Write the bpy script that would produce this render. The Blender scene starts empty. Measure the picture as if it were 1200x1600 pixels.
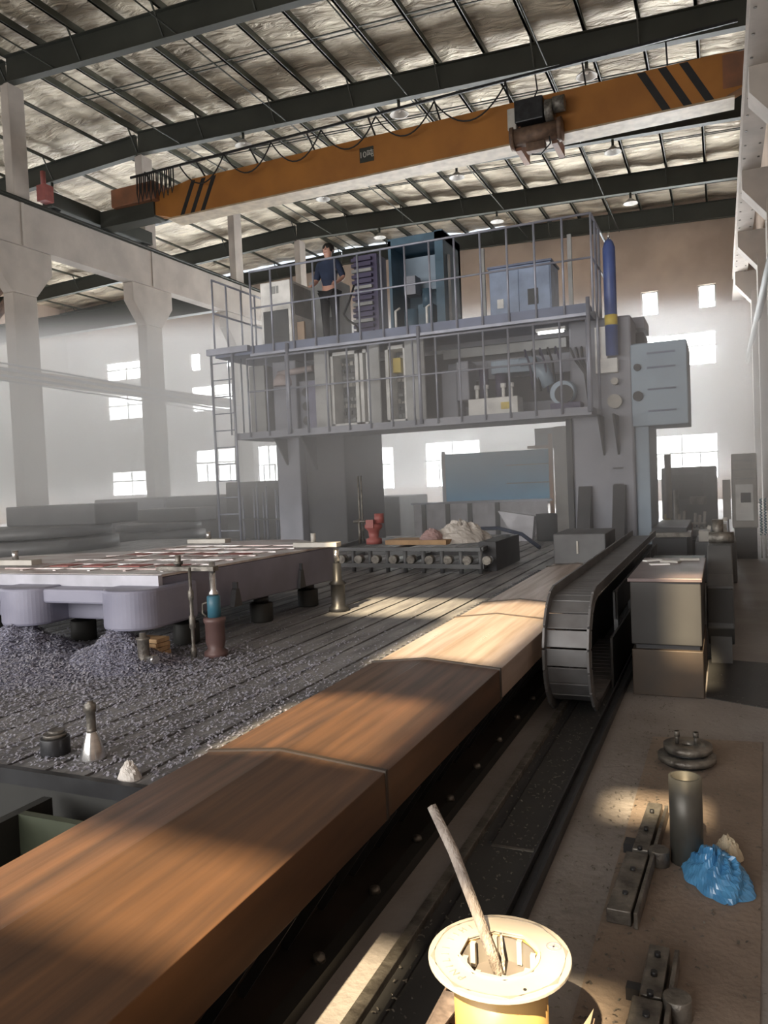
import bpy, bmesh, math, random
from mathutils import Vector, Matrix
random.seed(7)
PI = math.pi
C = bpy.context.scene.collection
S = bpy.context.scene

# ------------------------------------------------------------------ camera, world, sun, exposure
cd = bpy.data.cameras.new('camera'); cam = bpy.data.objects.new('camera', cd); C.objects.link(cam)
cd.sensor_fit = 'HORIZONTAL'; cd.sensor_width = 36.0
cd.lens = 36.0 * 1218.02 / 1200.0
cd.clip_start = 0.05; cd.clip_end = 300
cam.matrix_world = Matrix(((0.916718, 0.024555, 0.398779, 0.0),
                           (0.397192, 0.051906, -0.916266, 0.0),
                           (-0.043198, 0.998350, 0.037830, 1.5),
                           (0, 0, 0, 1)))
S.camera = cam
S.view_settings.view_transform = 'Standard'; S.view_settings.look = 'None'
S.view_settings.gamma = 1.0; S.view_settings.use_curve_mapping = False
S.view_settings.exposure = 0.0
S.cycles.max_bounces = 7; S.cycles.diffuse_bounces = 4; S.cycles.glossy_bounces = 3
S.cycles.volume_bounces = 2; S.cycles.transparent_max_bounces = 8
S.cycles.use_fast_gi = False
S.cycles.sample_clamp_indirect = 6.0

W = bpy.data.worlds.new('sky'); S.world = W; W.use_nodes = True
W.node_tree.nodes['Background'].inputs[0].default_value = (0.86, 0.93, 1.0, 1)
W.node_tree.nodes['Background'].inputs[1].default_value = 1.2

def light(name, kind, loc, energy, color, direction=None, size=None, size_y=None, angle=None):
    l = bpy.data.lights.new(name, kind); l.energy = energy; l.color = color
    if size:
        l.shape = 'RECTANGLE'; l.size = size; l.size_y = size_y
    if angle is not None: l.angle = angle
    o = bpy.data.objects.new(name, l); C.objects.link(o); o.location = loc
    if direction is not None:
        o.rotation_euler = Vector(direction).to_track_quat('-Z', 'Y').to_euler()
    return o
light('sun', 'SUN', (-1, -20, 25), 18.0, (1.0, 0.79, 0.50), (0.0, 1.0, -1.0), angle=0.012)
# added area lamps: fill from the near end, haze light from side and rear
light('fill_lamp_near_gable', 'AREA', (-9.0, -5.8, 3.6), 2450, (1.0, 0.975, 0.94), (0, 1, 0.12), 17, 4.6)
light('haze_lamp_side_bay', 'AREA', (-40.6, 18.0, 4.6), 5200, (0.93, 0.965, 1.0), (1, 0, -0.08), 40, 5.0)
light('haze_lamp_far_gable', 'AREA', (-12.0, 40.8, 4.6), 5000, (0.95, 0.98, 1.0), (0, -1, -0.12), 22, 4.0)
light('haze_lamp_far_gable', 'AREA', (-1.8, 40.8, 3.2), 420, (0.95, 0.98, 1.0), (0, -1, -0.12), 3.2, 4.0)

# ------------------------------------------------------------------ materials
MATS = {}
def mat(name, col, rough=0.6, metal=0.0, col2=None, scale=4.0, stretch=(1, 1, 1), bump=0.0, bscale=None,
        detail=6, contrast=(0.35, 0.65), spec=0.5, emit=None, estr=0.0, rough2=None):
    if name in MATS: return MATS[name]
    m = bpy.data.materials.new(name); m.use_nodes = True; MATS[name] = m
    nt = m.node_tree; N = nt.nodes; L = nt.links; b = N['Principled BSDF']
    b.inputs['Base Color'].default_value = (*col, 1); b.inputs['Roughness'].default_value = rough
    b.inputs['Metallic'].default_value = metal; b.inputs['Specular IOR Level'].default_value = spec
    if emit: b.inputs['Emission Color'].default_value = (*emit, 1); b.inputs['Emission Strength'].default_value = estr
    tc = N.new('ShaderNodeTexCoord'); mp = N.new('ShaderNodeMapping'); L.new(tc.outputs['Object'], mp.inputs[0])
    mp.inputs['Scale'].default_value = stretch
    n = N.new('ShaderNodeTexNoise'); n.inputs['Scale'].default_value = scale; n.inputs['Detail'].default_value = detail
    L.new(mp.outputs[0], n.inputs['Vector'])
    if col2 is None: col2 = tuple(c * 0.72 for c in col)
    r = N.new('ShaderNodeValToRGB'); r.color_ramp.elements[0].position = contrast[0]; r.color_ramp.elements[1].position = contrast[1]
    r.color_ramp.elements[0].color = (*col2, 1); r.color_ramp.elements[1].color = (*col, 1)
    L.new(n.outputs['Fac'], r.inputs[0]); L.new(r.outputs[0], b.inputs['Base Color'])
    if rough2 is not None:
        mr = N.new('ShaderNodeMapRange'); mr.inputs[1].default_value = contrast[0]; mr.inputs[2].default_value = contrast[1]
        mr.inputs[3].default_value = rough2; mr.inputs[4].default_value = rough
        L.new(n.outputs['Fac'], mr.inputs[0]); L.new(mr.outputs[0], b.inputs['Roughness'])
    if bump:
        n2 = N.new('ShaderNodeTexNoise'); n2.inputs['Scale'].default_value = bscale or scale * 4; n2.inputs['Detail'].default_value = 5
        L.new(mp.outputs[0], n2.inputs['Vector'])
        bp = N.new('ShaderNodeBump'); bp.inputs['Strength'].default_value = bump; bp.inputs['Distance'].default_value = 0.02
        L.new(n2.outputs['Fac'], bp.inputs['Height']); L.new(bp.outputs[0], b.inputs['Normal'])
    return m

def foil_mat():
    m = bpy.data.materials.new('foil_insulation'); m.use_nodes = True; nt = m.node_tree; N = nt.nodes; L = nt.links
    b = N['Principled BSDF']; b.inputs['Metallic'].default_value = 0.35; b.inputs['Roughness'].default_value = 0.42
    tc = N.new('ShaderNodeTexCoord'); mp = N.new('ShaderNodeMapping'); mp.inputs['Scale'].default_value = (0.9, 2.6, 1)
    mp.inputs['Rotation'].default_value = (0, 0, 0.5)
    L.new(tc.outputs['Object'], mp.inputs[0])
    n = N.new('ShaderNodeTexNoise'); n.inputs['Scale'].default_value = 1.6; n.inputs['Detail'].default_value = 9
    n.inputs['Distortion'].default_value = 0.8; L.new(mp.outputs[0], n.inputs['Vector'])
    bp = N.new('ShaderNodeBump'); bp.inputs['Strength'].default_value = 1.0; bp.inputs['Distance'].default_value = 0.28
    L.new(n.outputs['Fac'], bp.inputs['Height']); L.new(bp.outputs[0], b.inputs['Normal'])
    n2 = N.new('ShaderNodeTexNoise'); n2.inputs['Scale'].default_value = 0.5; n2.inputs['Detail'].default_value = 8
    L.new(mp.outputs[0], n2.inputs['Vector'])
    r = N.new('ShaderNodeValToRGB'); r.color_ramp.elements[0].position = 0.36; r.color_ramp.elements[1].position = 0.62
    r.color_ramp.elements[0].color = (0.26, 0.215, 0.16, 1); r.color_ramp.elements[1].color = (0.66, 0.585, 0.46, 1)
    L.new(n2.outputs['Fac'], r.inputs[0]); L.new(r.outputs[0], b.inputs['Base Color'])
    return m
M_foil = foil_mat()
M_rafter = mat('dark_green_steel', (0.040, 0.043, 0.034), 0.6, 0.0, (0.026, 0.028, 0.022), 0.6)
M_purlin = mat('purlin_steel', (0.085, 0.09, 0.068), 0.5, 0.0, (0.05, 0.053, 0.042), 0.8)
M_conc = mat('beam_concrete', (0.50, 0.455, 0.41), 0.85, 0.0, (0.40, 0.36, 0.325), 1.1, bump=0.15, bscale=12)
M_plaster = mat('wall_plaster', (0.44, 0.345, 0.275), 0.9, 0.0, (0.34, 0.265, 0.215), 0.5, bump=0.1, bscale=8)
M_floor = mat('floor_concrete', (0.285, 0.265, 0.255), 0.6, 0.0, (0.175, 0.155, 0.14), 1.3, detail=9, bump=0.35, bscale=30, contrast=(0.3, 0.7))
M_plate = mat('rusty_floor_plate', (0.27, 0.215, 0.175), 0.62, 0.15, (0.19, 0.15, 0.12), 2.5, detail=9, bump=0.3, bscale=40)
M_crane = mat('crane_orange', (0.38, 0.155, 0.03), 0.5, 0.0, (0.30, 0.12, 0.025), 1.0)
M_craneend = mat('crane_rust_brown', (0.26, 0.105, 0.05), 0.6, 0.0, (0.17, 0.08, 0.045), 2)
M_cream = mat('flange_cream', (0.46, 0.36, 0.24), 0.5)
M_black = mat('black_rubber', (0.018, 0.018, 0.019), 0.6)
M_dark = mat('dark_steel', (0.045, 0.046, 0.05), 0.42, 0.5, (0.028, 0.028, 0.03), 6)
M_pit = mat('pit_steel', (0.03, 0.03, 0.028), 0.6, 0.2)
M_table = mat('table_iron', (0.34, 0.335, 0.335), 0.45, 0.35, (0.17, 0.168, 0.175), 3.0, stretch=(3.5, 0.6, 1), detail=9, bump=0.25, bscale=18, rough2=0.6)
M_chip = mat('metal_chips', (0.62, 0.62, 0.72), 0.35, 0.5, (0.25, 0.25, 0.31), 60, contrast=(0.3, 0.6))
M_chip2 = mat('metal_chip_heap', (0.36, 0.36, 0.46), 0.5, 0.3, (0.05, 0.05, 0.07), 90, bump=1.0, bscale=90, contrast=(0.35, 0.6))
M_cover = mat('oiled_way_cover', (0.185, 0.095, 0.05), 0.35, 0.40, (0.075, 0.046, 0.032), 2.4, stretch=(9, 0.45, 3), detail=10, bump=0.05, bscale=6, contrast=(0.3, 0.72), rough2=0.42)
M_coverglare = mat('glare_way_cover', (0.60, 0.49, 0.42), 0.27, 0.4, (0.36, 0.27, 0.21), 2.2, stretch=(9, 0.45, 3), detail=10, bump=0.05, bscale=6, contrast=(0.3, 0.72), rough2=0.42)  # paler copy for the far covers; window and sun glare put into the colour
M_lip = mat('wiper_lip', (0.06, 0.045, 0.035), 0.5)
M_skirt = mat('bed_skirt', (0.06, 0.048, 0.04), 0.4, 0.5, (0.03, 0.026, 0.024), 3)
M_cast = mat('grey_blue_casting', (0.25, 0.25, 0.32), 0.5, 0.1, (0.17, 0.17, 0.23), 2.2, detail=8, bump=0.12, bscale=14)
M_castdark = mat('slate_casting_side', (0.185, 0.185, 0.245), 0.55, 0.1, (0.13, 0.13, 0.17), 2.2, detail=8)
M_casttop = mat('machined_face', (0.62, 0.60, 0.60), 0.35, 0.5, (0.34, 0.25, 0.24), 2.4, stretch=(1, 2.5, 1), detail=8)
M_lip2 = mat('machined_lip', (0.48, 0.48, 0.54), 0.4, 0.3)
M_chrome = mat('bright_steel', (0.62, 0.61, 0.60), 0.22, 0.9, (0.42, 0.42, 0.42), 8, stretch=(1, 1, 6))
M_worn = mat('worn_steel', (0.24, 0.225, 0.20), 0.45, 0.6, (0.10, 0.09, 0.08), 14, bump=0.3, bscale=50)
M_rust = mat('rusty_steel', (0.20, 0.125, 0.085), 0.6, 0.3, (0.11, 0.07, 0.05), 6, bump=0.2, bscale=40)
M_blue = mat('teal_blue_paint', (0.05, 0.17, 0.24), 0.45)
M_maroon = mat('maroon_paint', (0.13, 0.075, 0.07), 0.5, 0.1)
M_gantry = mat('gantry_grey_blue', (0.30, 0.31, 0.36), 0.5, 0.1, (0.20, 0.21, 0.25), 1.4)
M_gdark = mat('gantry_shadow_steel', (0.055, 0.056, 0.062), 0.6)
M_rail = mat('railing_tube', (0.36, 0.38, 0.46), 0.4, 0.3)
M_deck = mat('deck_blue_steel', (0.17, 0.20, 0.30), 0.5, 0.1, (0.11, 0.13, 0.19), 2)
M_slide = mat('slide_blue', (0.34, 0.43, 0.52), 0.5, 0.1, (0.26, 0.33, 0.41), 1.2)
M_white = mat('cabinet_white', (0.88, 0.88, 0.86), 0.45)
M_cgrey = mat('cabinet_grey', (0.36, 0.37, 0.37), 0.5)
M_doorgrey = mat('door_grey', (0.50, 0.51, 0.51), 0.5)
M_cin = mat('cabinet_inside', (0.09, 0.095, 0.10), 0.6)
M_navy = mat('navy_cloth', (0.022, 0.035, 0.075), 0.85)
M_trouser = mat('black_cloth', (0.018, 0.018, 0.022), 0.85)
M_skin = mat('skin', (0.55, 0.31, 0.24), 0.5)
M_hair = mat('hair', (0.012, 0.011, 0.010), 0.6)
M_bluecab = mat('cabinet_pale_blue', (0.30, 0.38, 0.54), 0.45)
M_tealdark = mat('dark_teal_cabinet', (0.055, 0.12, 0.18), 0.5)
M_purple = mat('dark_violet_steel', (0.07, 0.06, 0.12), 0.5, 0.2)
M_cyl = mat('gas_bottle_blue', (0.07, 0.11, 0.30), 0.4)
M_yellow = mat('warning_yellow', (0.72, 0.56, 0.10), 0.5)
M_red = mat('faded_red', (0.34, 0.10, 0.09), 0.55)
M_curtain = mat('blue_sheet', (0.16, 0.56, 0.88), 0.45, 0.0, (0.12, 0.44, 0.75), 1.5)  # light coming through the sheet is put into its brighter colour
M_panel = mat('barrier_panel', (0.68, 0.68, 0.74), 0.6)
M_sack = mat('white_sack', (0.62, 0.58, 0.54), 0.8, bump=0.4, bscale=20)
M_wood = mat('timber', (0.42, 0.27, 0.14), 0.7, 0, (0.28, 0.17, 0.09), 4, stretch=(1, 8, 1))
M_stick = mat('weathered_stick', (0.40, 0.35, 0.31), 0.7, 0, (0.24, 0.20, 0.175), 10, stretch=(6, 6, 0.6), bump=0.5, bscale=30)
M_spool = mat('spool_plastic', (0.56, 0.51, 0.45), 0.45, 0, (0.48, 0.43, 0.37), 3)
M_barrel = mat('wound_yellow_film', (0.58, 0.36, 0.13), 0.35, 0, (0.53, 0.32, 0.11), 6)
M_emboss = mat('embossed_letters', (0.34, 0.31, 0.28), 0.45)
M_bag = mat('blue_plastic_bag', (0.10, 0.33, 0.60), 0.22, 0, (0.05, 0.20, 0.42), 9, spec=0.7)
M_rag = mat('cream_rag', (0.62, 0.54, 0.40), 0.85)
M_card = mat('cardboard', (0.50, 0.35, 0.26), 0.75)
M_chain = mat('chain_steel', (0.17, 0.17, 0.175), 0.45, 0.2, (0.115, 0.11, 0.11), 5)
M_boxgrey = mat('sheet_steel_grey', (0.048, 0.048, 0.047), 0.55, 0.15, (0.036, 0.035, 0.035), 2)
M_boxrust = mat('sheet_steel_rust', (0.095, 0.068, 0.048), 0.55, 0.2, (0.06, 0.05, 0.042), 2.4, detail=8)
M_boxtop = mat('sheet_steel_mauve', (0.17, 0.13, 0.13), 0.45, 0.3)
M_win = mat('window_pane', (0.9, 0.95, 1.0), 0.3, emit=(0.93, 0.97, 1.0), estr=50.0)
M_frame = mat('window_frame', (0.55, 0.56, 0.56), 0.5)
M_tube = mat('lamp_tube', (1, 1, 1), 0.4, emit=(1.0, 0.99, 0.95), estr=9.0)
M_lampw = mat('lamp_shade_grey', (0.50, 0.48, 0.44), 0.5)
M_mach = mat('machine_grey', (0.14, 0.145, 0.15), 0.55, 0.2, (0.09, 0.09, 0.095), 2)
M_hose = mat('green_blue_hose', (0.04, 0.22, 0.20), 0.4, 0, (0.02, 0.08, 0.20), 18)

# ------------------------------------------------------------------ mesh helpers
class MB:
    """collects shapes; build() links them as ONE mesh object"""
    def __init__(s): s.v = []; s.f = []; s.sm = []
    def raw(s, vs, fs, smooth=False):
        o = len(s.v); s.v += [tuple(p) for p in vs]
        for f in fs: s.f.append([i + o for i in f]); s.sm.append(smooth)
        return s
    def box(s, x0, x1, y0, y1, z0, z1, rz=0, pivot=None):
        vs = [(x, y, z) for z in (z0, z1) for (x, y) in ((x0, y0), (x1, y0), (x1, y1), (x0, y1))]
        if rz:
            px, py = pivot or ((x0 + x1) / 2, (y0 + y1) / 2); c, n = math.cos(rz), math.sin(rz)
            vs = [(px + (x - px) * c - (y - py) * n, py + (x - px) * n + (y - py) * c, z) for x, y, z in vs]
        return s.raw(vs, [(3, 2, 1, 0), (4, 5, 6, 7), (0, 1, 5, 4), (1, 2, 6, 5), (2, 3, 7, 6), (3, 0, 4, 7)])
    def bar(s, a, b, w, h=None):
        a, b = Vector(a), Vector(b); h = h or w; d = (b - a).normalized()
        up = Vector((0, 0, 1)) if abs(d.z) < 0.95 else Vector((0, 1, 0))
        x = d.cross(up).normalized() * w / 2; y = x.cross(d).normalized() * h / 2
        vs = [p + i * x + j * y for p in (a, b) for i, j in ((-1, -1), (1, -1), (1, 1), (-1, 1))]
        return s.raw(vs, [(3, 2, 1, 0), (4, 5, 6, 7), (0, 1, 5, 4), (1, 2, 6, 5), (2, 3, 7, 6), (3, 0, 4, 7)])
    def cyl(s, a, b, r, r2=None, n=14, caps=True):
        a, b = Vector(a), Vector(b); r2 = r if r2 is None else r2; d = (b - a).normalized()
        up = Vector((0, 0, 1)) if abs(d.z) < 0.95 else Vector((1, 0, 0))
        x = d.cross(up).normalized(); y = d.cross(x)
        vs = [p + (math.cos(2 * PI * i / n) * x + math.sin(2 * PI * i / n) * y) * q for p, q in ((a, r), (b, r2)) for i in range(n)]
        o = len(s.v)
        s.raw(vs, [(i, (i + 1) % n, n + (i + 1) % n, n + i) for i in range(n)], True)
        if caps:
            s.f.append([o + i for i in reversed(range(n))]); s.sm.append(False)
            s.f.append([o + n + i for i in range(n)]); s.sm.append(False)
        return s
    def tube(s, pts, r, n=8):
        pts = [Vector(p) for p in pts]; rings = []; x = None
        for i, p in enumerate(pts):
            d = (pts[min(i + 1, len(pts) - 1)] - pts[max(i - 1, 0)]).normalized()
            if x is None:
                up = Vector((0, 0, 1)) if abs(d.z) < 0.9 else Vector((1, 0, 0)); x = d.cross(up).normalized()
            else: x = (x - d * x.dot(d)).normalized()
            y = d.cross(x); rr = r[i] if isinstance(r, (list, tuple)) else r
            rings.append([p + (math.cos(2 * PI * k / n) * x + math.sin(2 * PI * k / n) * y) * rr for k in range(n)])
        vs = [p for q in rings for p in q]; fs = []
        for i in range(len(pts) - 1):
            for k in range(n): fs.append((i * n + k, i * n + (k + 1) % n, (i + 1) * n + (k + 1) % n, (i + 1) * n + k))
        o = len(s.v); s.raw(vs, fs, True)
        s.f.append([o + k for k in reversed(range(n))]); s.sm.append(False)
        s.f.append([o + (len(pts) - 1) * n + k for k in range(n)]); s.sm.append(False)
        return s
    def lathe(s, prof, c=(0, 0, 0), n=24, closed=False):
        vs = [(c[0] + r * math.cos(2 * PI * i / n), c[1] + r * math.sin(2 * PI * i / n), c[2] + z) for r, z in prof for i in range(n)]
        m = len(prof); fs = []
        for j in range(m if closed else m - 1):
            for i in range(n):
                j2 = (j + 1) % m
                fs.append((j * n + i, j * n + (i + 1) % n, j2 * n + (i + 1) % n, j2 * n + i))
        o = len(s.v); s.raw(vs, fs, True)
        if not closed:
            if prof[0][0] > 1e-4: s.f.append([o + i for i in reversed(range(n))]); s.sm.append(False)
            if prof[-1][0] > 1e-4: s.f.append([o + (m - 1) * n + i for i in range(n)]); s.sm.append(False)
        return s
    def prism(s, poly, axis, a, b):
        """poly = 2D outline; axis 'x','y','z' is the extrusion axis from a to b"""
        def P3(u, v, t):
            return {'x': (t, u, v), 'y': (u, t, v), 'z': (u, v, t)}[axis]
        n = len(poly); vs = [P3(u, v, a) for u, v in poly] + [P3(u, v, b) for u, v in poly]
        fs = [(i, (i + 1) % n, n + (i + 1) % n, n + i) for i in range(n)] + [list(reversed(range(n))), list(range(n, 2 * n))]
        return s.raw(vs, fs)
    def ibeam(s, a, b, w, h, t=0.02):
        """I section, a/b = centre of underside at both ends"""
        a, b = Vector(a), Vector(b); d = (b - a).normalized(); x = d.cross(Vector((0, 0, 1))).normalized(); u = x.cross(d).normalized()
        for (x0, x1, z0, z1) in ((-w / 2, w / 2, 0, t), (-w / 2, w / 2, h - t, h), (-t / 2, t / 2, t, h - t)):
            vs = [p + x * i + u * j for p in (a, b) for i, j in ((x0, z0), (x1, z0), (x1, z1), (x0, z1))]
            s.raw(vs, [(3, 2, 1, 0), (4, 5, 6, 7), (0, 1, 5, 4), (1, 2, 6, 5), (2, 3, 7, 6), (3, 0, 4, 7)])
        return s
    def build(s, name, m, parent=None, bevel=0, sub=0, local=False):
        off = Vector((0, 0, 0))
        if parent is not None and not local:
            q = parent
            while q is not None: off += q.location; q = q.parent
        me = bpy.data.meshes.new(name)
        me.from_pydata([(x - off.x, y - off.y, z - off.z) for x, y, z in s.v], [], s.f)
        me.polygons.foreach_set('use_smooth', s.sm)
        bm = bmesh.new(); bm.from_mesh(me); bmesh.ops.recalc_face_normals(bm, faces=bm.faces); bm.to_mesh(me); bm.free()
        me.materials.append(m)
        o = bpy.data.objects.new(name, me); C.objects.link(o)
        if parent is not None: o.parent = parent
        if bevel:
            md = o.modifiers.new('bevel', 'BEVEL'); md.width = bevel; md.segments = 2; md.limit_method = 'ANGLE'; md.angle_limit = 0.7
        if sub:
            md = o.modifiers.new('sub', 'SUBSURF'); md.levels = sub; md.render_levels = sub
        return o

def tag(o, label, cat, group=None):
    o['label'] = label; o['category'] = cat
    if group: o['group'] = group
    return o
def thing(name, label, cat, loc=(0, 0, 0), group=None):
    o = bpy.data.objects.new(name, None); C.objects.link(o); o.location = loc; o.empty_display_size = 0.1
    return tag(o, label, cat, group)
def structure(o): o['kind'] = 'structure'; return o
def copy_tree(o, parent=None):
    c = o.copy(); C.objects.link(c)
    if parent is not None: c.parent = parent
    for ch in list(o.children): copy_tree(ch, c)
    return c
def text(name, body, size, m, parent, matrix, extrude=0.002):
    cu = bpy.data.curves.new(name, 'FONT'); cu.body = body; cu.size = size; cu.extrude = extrude
    cu.align_x = 'CENTER'; cu.align_y = 'CENTER'
    t = bpy.data.objects.new(name + '_curve', cu); C.objects.link(t)
    dg = bpy.context.evaluated_depsgraph_get(); me = bpy.data.meshes.new_from_object(t.evaluated_get(dg))
    bpy.data.objects.remove(t); me.materials.clear(); me.materials.append(m); me.transform(matrix)
    o = bpy.data.objects.new(name, me); C.objects.link(o)
    off = Vector((0, 0, 0)); q = parent
    while q is not None: off += q.location; q = q.parent
    me.transform(Matrix.Translation(-off)); o.parent = parent
    return o

def crumple(c, rx, ry, h, seed, n=26, sharp=0.5):
    rnd = random.Random(seed); ks = [(rnd.uniform(3, 11), rnd.uniform(3, 11), rnd.uniform(0, 6), rnd.uniform(0.3, 1)) for _ in range(10)]
    vs = []; fs = []; rings = 12
    for i in range(rings + 1):
        u = i / rings
        for k in range(n):
            a = 2 * PI * k / n
            fold = sum(w * abs(math.sin(p * a * 0.5 + q * u + ph)) for p, q, ph, w in ks) / 5
            r = u * (0.75 + 0.35 * math.sin(2 * a + seed) * 0.5 + 0.35 * fold * sharp)
            z = h * (1 - u ** 2.2) * (0.45 + 0.75 * fold) if i else h * 0.7
            vs.append((c[0] + rx * r * math.cos(a), c[1] + ry * r * math.sin(a), c[2] + max(z, 0.002)))
    for i in range(rings):
        for k in range(n): fs.append((i * n + k, i * n + (k + 1) % n, (i + 1) * n + (k + 1) % n, (i + 1) * n + k))
    return MB().raw(vs, fs, False)
def wall_grid(mb, axis, c0, c1, u0, u1, z0, z1, holes):
    """wall slab thickness c0..c1 along axis ('x' or 'y'), spanning u0..u1, z0..z1, with rectangular openings"""
    us = sorted({u0, u1, *[h[0] for h in holes], *[h[1] for h in holes]}); zs = sorted({z0, z1, *[h[2] for h in holes], *[h[3] for h in holes]})
    us = [u for u in us if u0 <= u <= u1]; zs = [z for z in zs if z0 <= z <= z1]
    for i in range(len(us) - 1):
        run = None
        for j in range(len(zs) - 1):
            cu, cz = (us[i] + us[i + 1]) / 2, (zs[j] + zs[j + 1]) / 2
            open_ = any(h[0] < cu < h[1] and h[2] < cz < h[3] for h in holes)
            if not open_ and run is None: run = zs[j]
            if run is not None and (open_ or j == len(zs) - 2):
                top = zs[j] if open_ else zs[j + 1]
                if axis == 'y': mb.box(us[i], us[i + 1], c0, c1, run, top)
                else: mb.box(c0, c1, us[i], us[i + 1], run, top)
                run = None

# ------------------------------------------------------------------ the hall
XL, XM, XR, YN, YF = -41.0, -19.6, 1.7, -6.0, 41.0
def zr(x):      # underside of the rafters
    return 14.0 - 0.040 * (x + 18.7) if x > XM else 14.0 + 0.040 * (x - XM) * 1.0
structure(MB().box(XL, XR, YN, YF, -0.2, 0).build('floor', M_floor))
WINS = [(-3.42, -0.12, 1.0, 3.25), (-3.42, -0.08, 6.5, 8.15), (-3.46, -2.66, 9.15, 10.33), (-0.86, -0.06, 9.2, 10.33),
        (-15.24, -12.0, 1.1, 3.65), (-20.35, -17.1, 1.1, 3.55), (-9.1, -7.2, 6.9, 8.45),
        (-30.85, -27.4, 2.0, 4.1), (-30.9, -27.4, 6.45, 8.12), (-30.85, -30.05, 9.05, 10.2), (-28.2, -27.4, 9.05, 10.2),
        (-37.8, -34.4, 1.35, 3.02), (-37.8, -34.4, 6.4, 8.05), (-37.75, -34.4, 9.0, 10.27),
        (-26.2, -24.6, 1.2, 4.1)]
mb = MB(); wall_grid(mb, 'y', YF, YF + 0.3, XL, XR, 0, 14.6, WINS)
structure(mb.build('wall_far', M_plaster))
SUNH = [(-1.90, -1.17, 8.95, 10.0), (-0.50, -0.12, 9.45, 10.0), (-1.90, -0.95, 7.80, 8.52), (-0.68, -0.30, 7.80, 8.52), (-1.90, -1.17, 10.5, 12.75), (-2.95, -1.90, 12.05, 13.2), (-0.34, -0.1, 11.7, 12.75)]  # added openings in the unseen wall, shaped to throw the sun patches
mb = MB(); wall_grid(mb, 'y', YN - 0.3, YN, XL, XR, 0, 14.6, SUNH); structure(mb.build('wall_near', M_plaster))
structure(MB().box(XL - 0.3, XL, YN, YF, 0, 14.6).build('wall_left', M_plaster))
structure(MB().box(XR, XR + 0.3, YN, YF, 0, 14.6).build('wall_right', M_plaster))
for i, (x0, x1, z0, z1) in enumerate(WINS):
    w = bpy.data.objects.new('window_%d' % (i + 1), None); C.objects.link(w); w.location = ((x0 + x1) / 2, YF, z0); structure(w)
    MB().box(x0, x1, YF + 0.16, YF + 0.18, z0, z1).build('pane', M_win, w)
    f = MB(); t = 0.07
    f.box(x0, x0 + t, YF + 0.08, YF + 0.15, z0, z1).box(x1 - t, x1, YF + 0.08, YF + 0.15, z0, z1)
    f.box(x0, x1, YF + 0.08, YF + 0.15, z0, z0 + t).box(x0, x1, YF + 0.08, YF + 0.15, z1 - t, z1)
    if x1 - x0 > 1.5:
        f.box((x0 + x1) / 2 - t / 2, (x0 + x1) / 2 + t / 2, YF + 0.08, YF + 0.15, z0, z1)
        zz = z0 + (z1 - z0) * 0.58; f.box(x0, x1, YF + 0.08, YF + 0.15, zz - t / 2, zz + t / 2)
        for q in (0.25, 0.75):
            if z1 - z0 > 1.9: f.box(x0 + (x1 - x0) * q - t / 2, x0 + (x1 - x0) * q + t / 2, YF + 0.08, YF + 0.15, z0, zz)
    f.build('window_frame', M_frame, w)

# ceiling: crinkled foil between purlins, rafters across
ceil = bpy.data.objects.new('ceiling', None); C.objects.link(ceil); structure(ceil)
def foil_sheet(x0, x1):
    mb = MB(); step = 0.37; nx = int(abs(x1 - x0) / step); ny = 94; vs = []
    for i in range(nx + 1):
        x = x0 + (x1 - x0) * i / nx
        for j in range(ny + 1):
            y = YN + (YF - YN) * j / ny
            ph = (x / 1.48) % 1.0
            sag = -0.10 * math.sin(PI * ph) * (0.6 + 0.4 * math.sin(y * 1.7 + 3 * math.sin(x)))
            vs.append((x, y, zr(x) + 1.10 + sag + 0.03 * math.sin(y * 5.1 + x * 2.3) * math.sin(PI * ph)))
    fs = [(i * (ny + 1) + j, (i + 1) * (ny + 1) + j, (i + 1) * (ny + 1) + j + 1, i * (ny + 1) + j + 1) for i in range(nx) for j in range(ny)]
    return mb.raw(vs, fs, True)
foil_sheet(XM, XR + 0.3).build('insulation_sheet', M_foil, ceil)
foil_sheet(XL - 0.3, XM).build('insulation_sheet', M_foil, ceil)
x0s = [-1.84 - 1.48 * k for k in range(-2, 13)] + [-21.2 - 2.6 * k for k in range(8)]
for x in x0s:
    ph = 0.22 if x > XM else 0.10
    MB().box(x - 0.035, x + 0.035, YN, YF, zr(x) + 0.80, zr(x) + 0.80 + ph).box(x - 0.035, x + 0.06, YN, YF, zr(x) + 0.80, zr(x) + 0.815).build('purlin', M_purlin, ceil)
RY = [0.1, 6.0, 11.9, 17.8, 23.6, 29.5, 35.4, 40.6]
for y in RY:
    MB().ibeam((XM, y, zr(XM + 0.01)), (XR, y, zr(XR)), 0.26, 0.80, 0.025).build('rafter', M_rafter, ceil)
    MB().ibeam((XL, y, zr(XL)), (XM, y, zr(XM)), 0.26, 0.75, 0.025).build('rafter', M_rafter, ceil)
    k = MB()
    for x in x0s[::2]:
        k.bar((x, y - 0.5, zr(x) + 0.82), (x, y - 0.05, zr(x) + 0.1), 0.04).bar((x, y + 0.5, zr(x) + 0.82), (x, y + 0.05, zr(x) + 0.1), 0.04)
    k.build('knee_brace', M_rafter, ceil)
for y in [(RY[i] + RY[i + 1]) / 2 for i in range(1, 7)]:
    MB().bar((XM, y, zr(XM + 0.01) + 0.84), (XR, y, zr(XR) + 0.84), 0.035).bar((XM, y + 0.35, zr(XM + 0.01) + 0.92), (XR, y + 0.35, zr(XR) + 0.92), 0.03).build('sag_rod', M_rafter, ceil)
for x in (-17.6, -13.2, -8.8, -4.4):
    MB().cyl((x, 5, zr(x) + 0.05), (x, YF, zr(x) + 0.05), 0.022, n=6).build('tie_rod', M_rafter, ceil)

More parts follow.
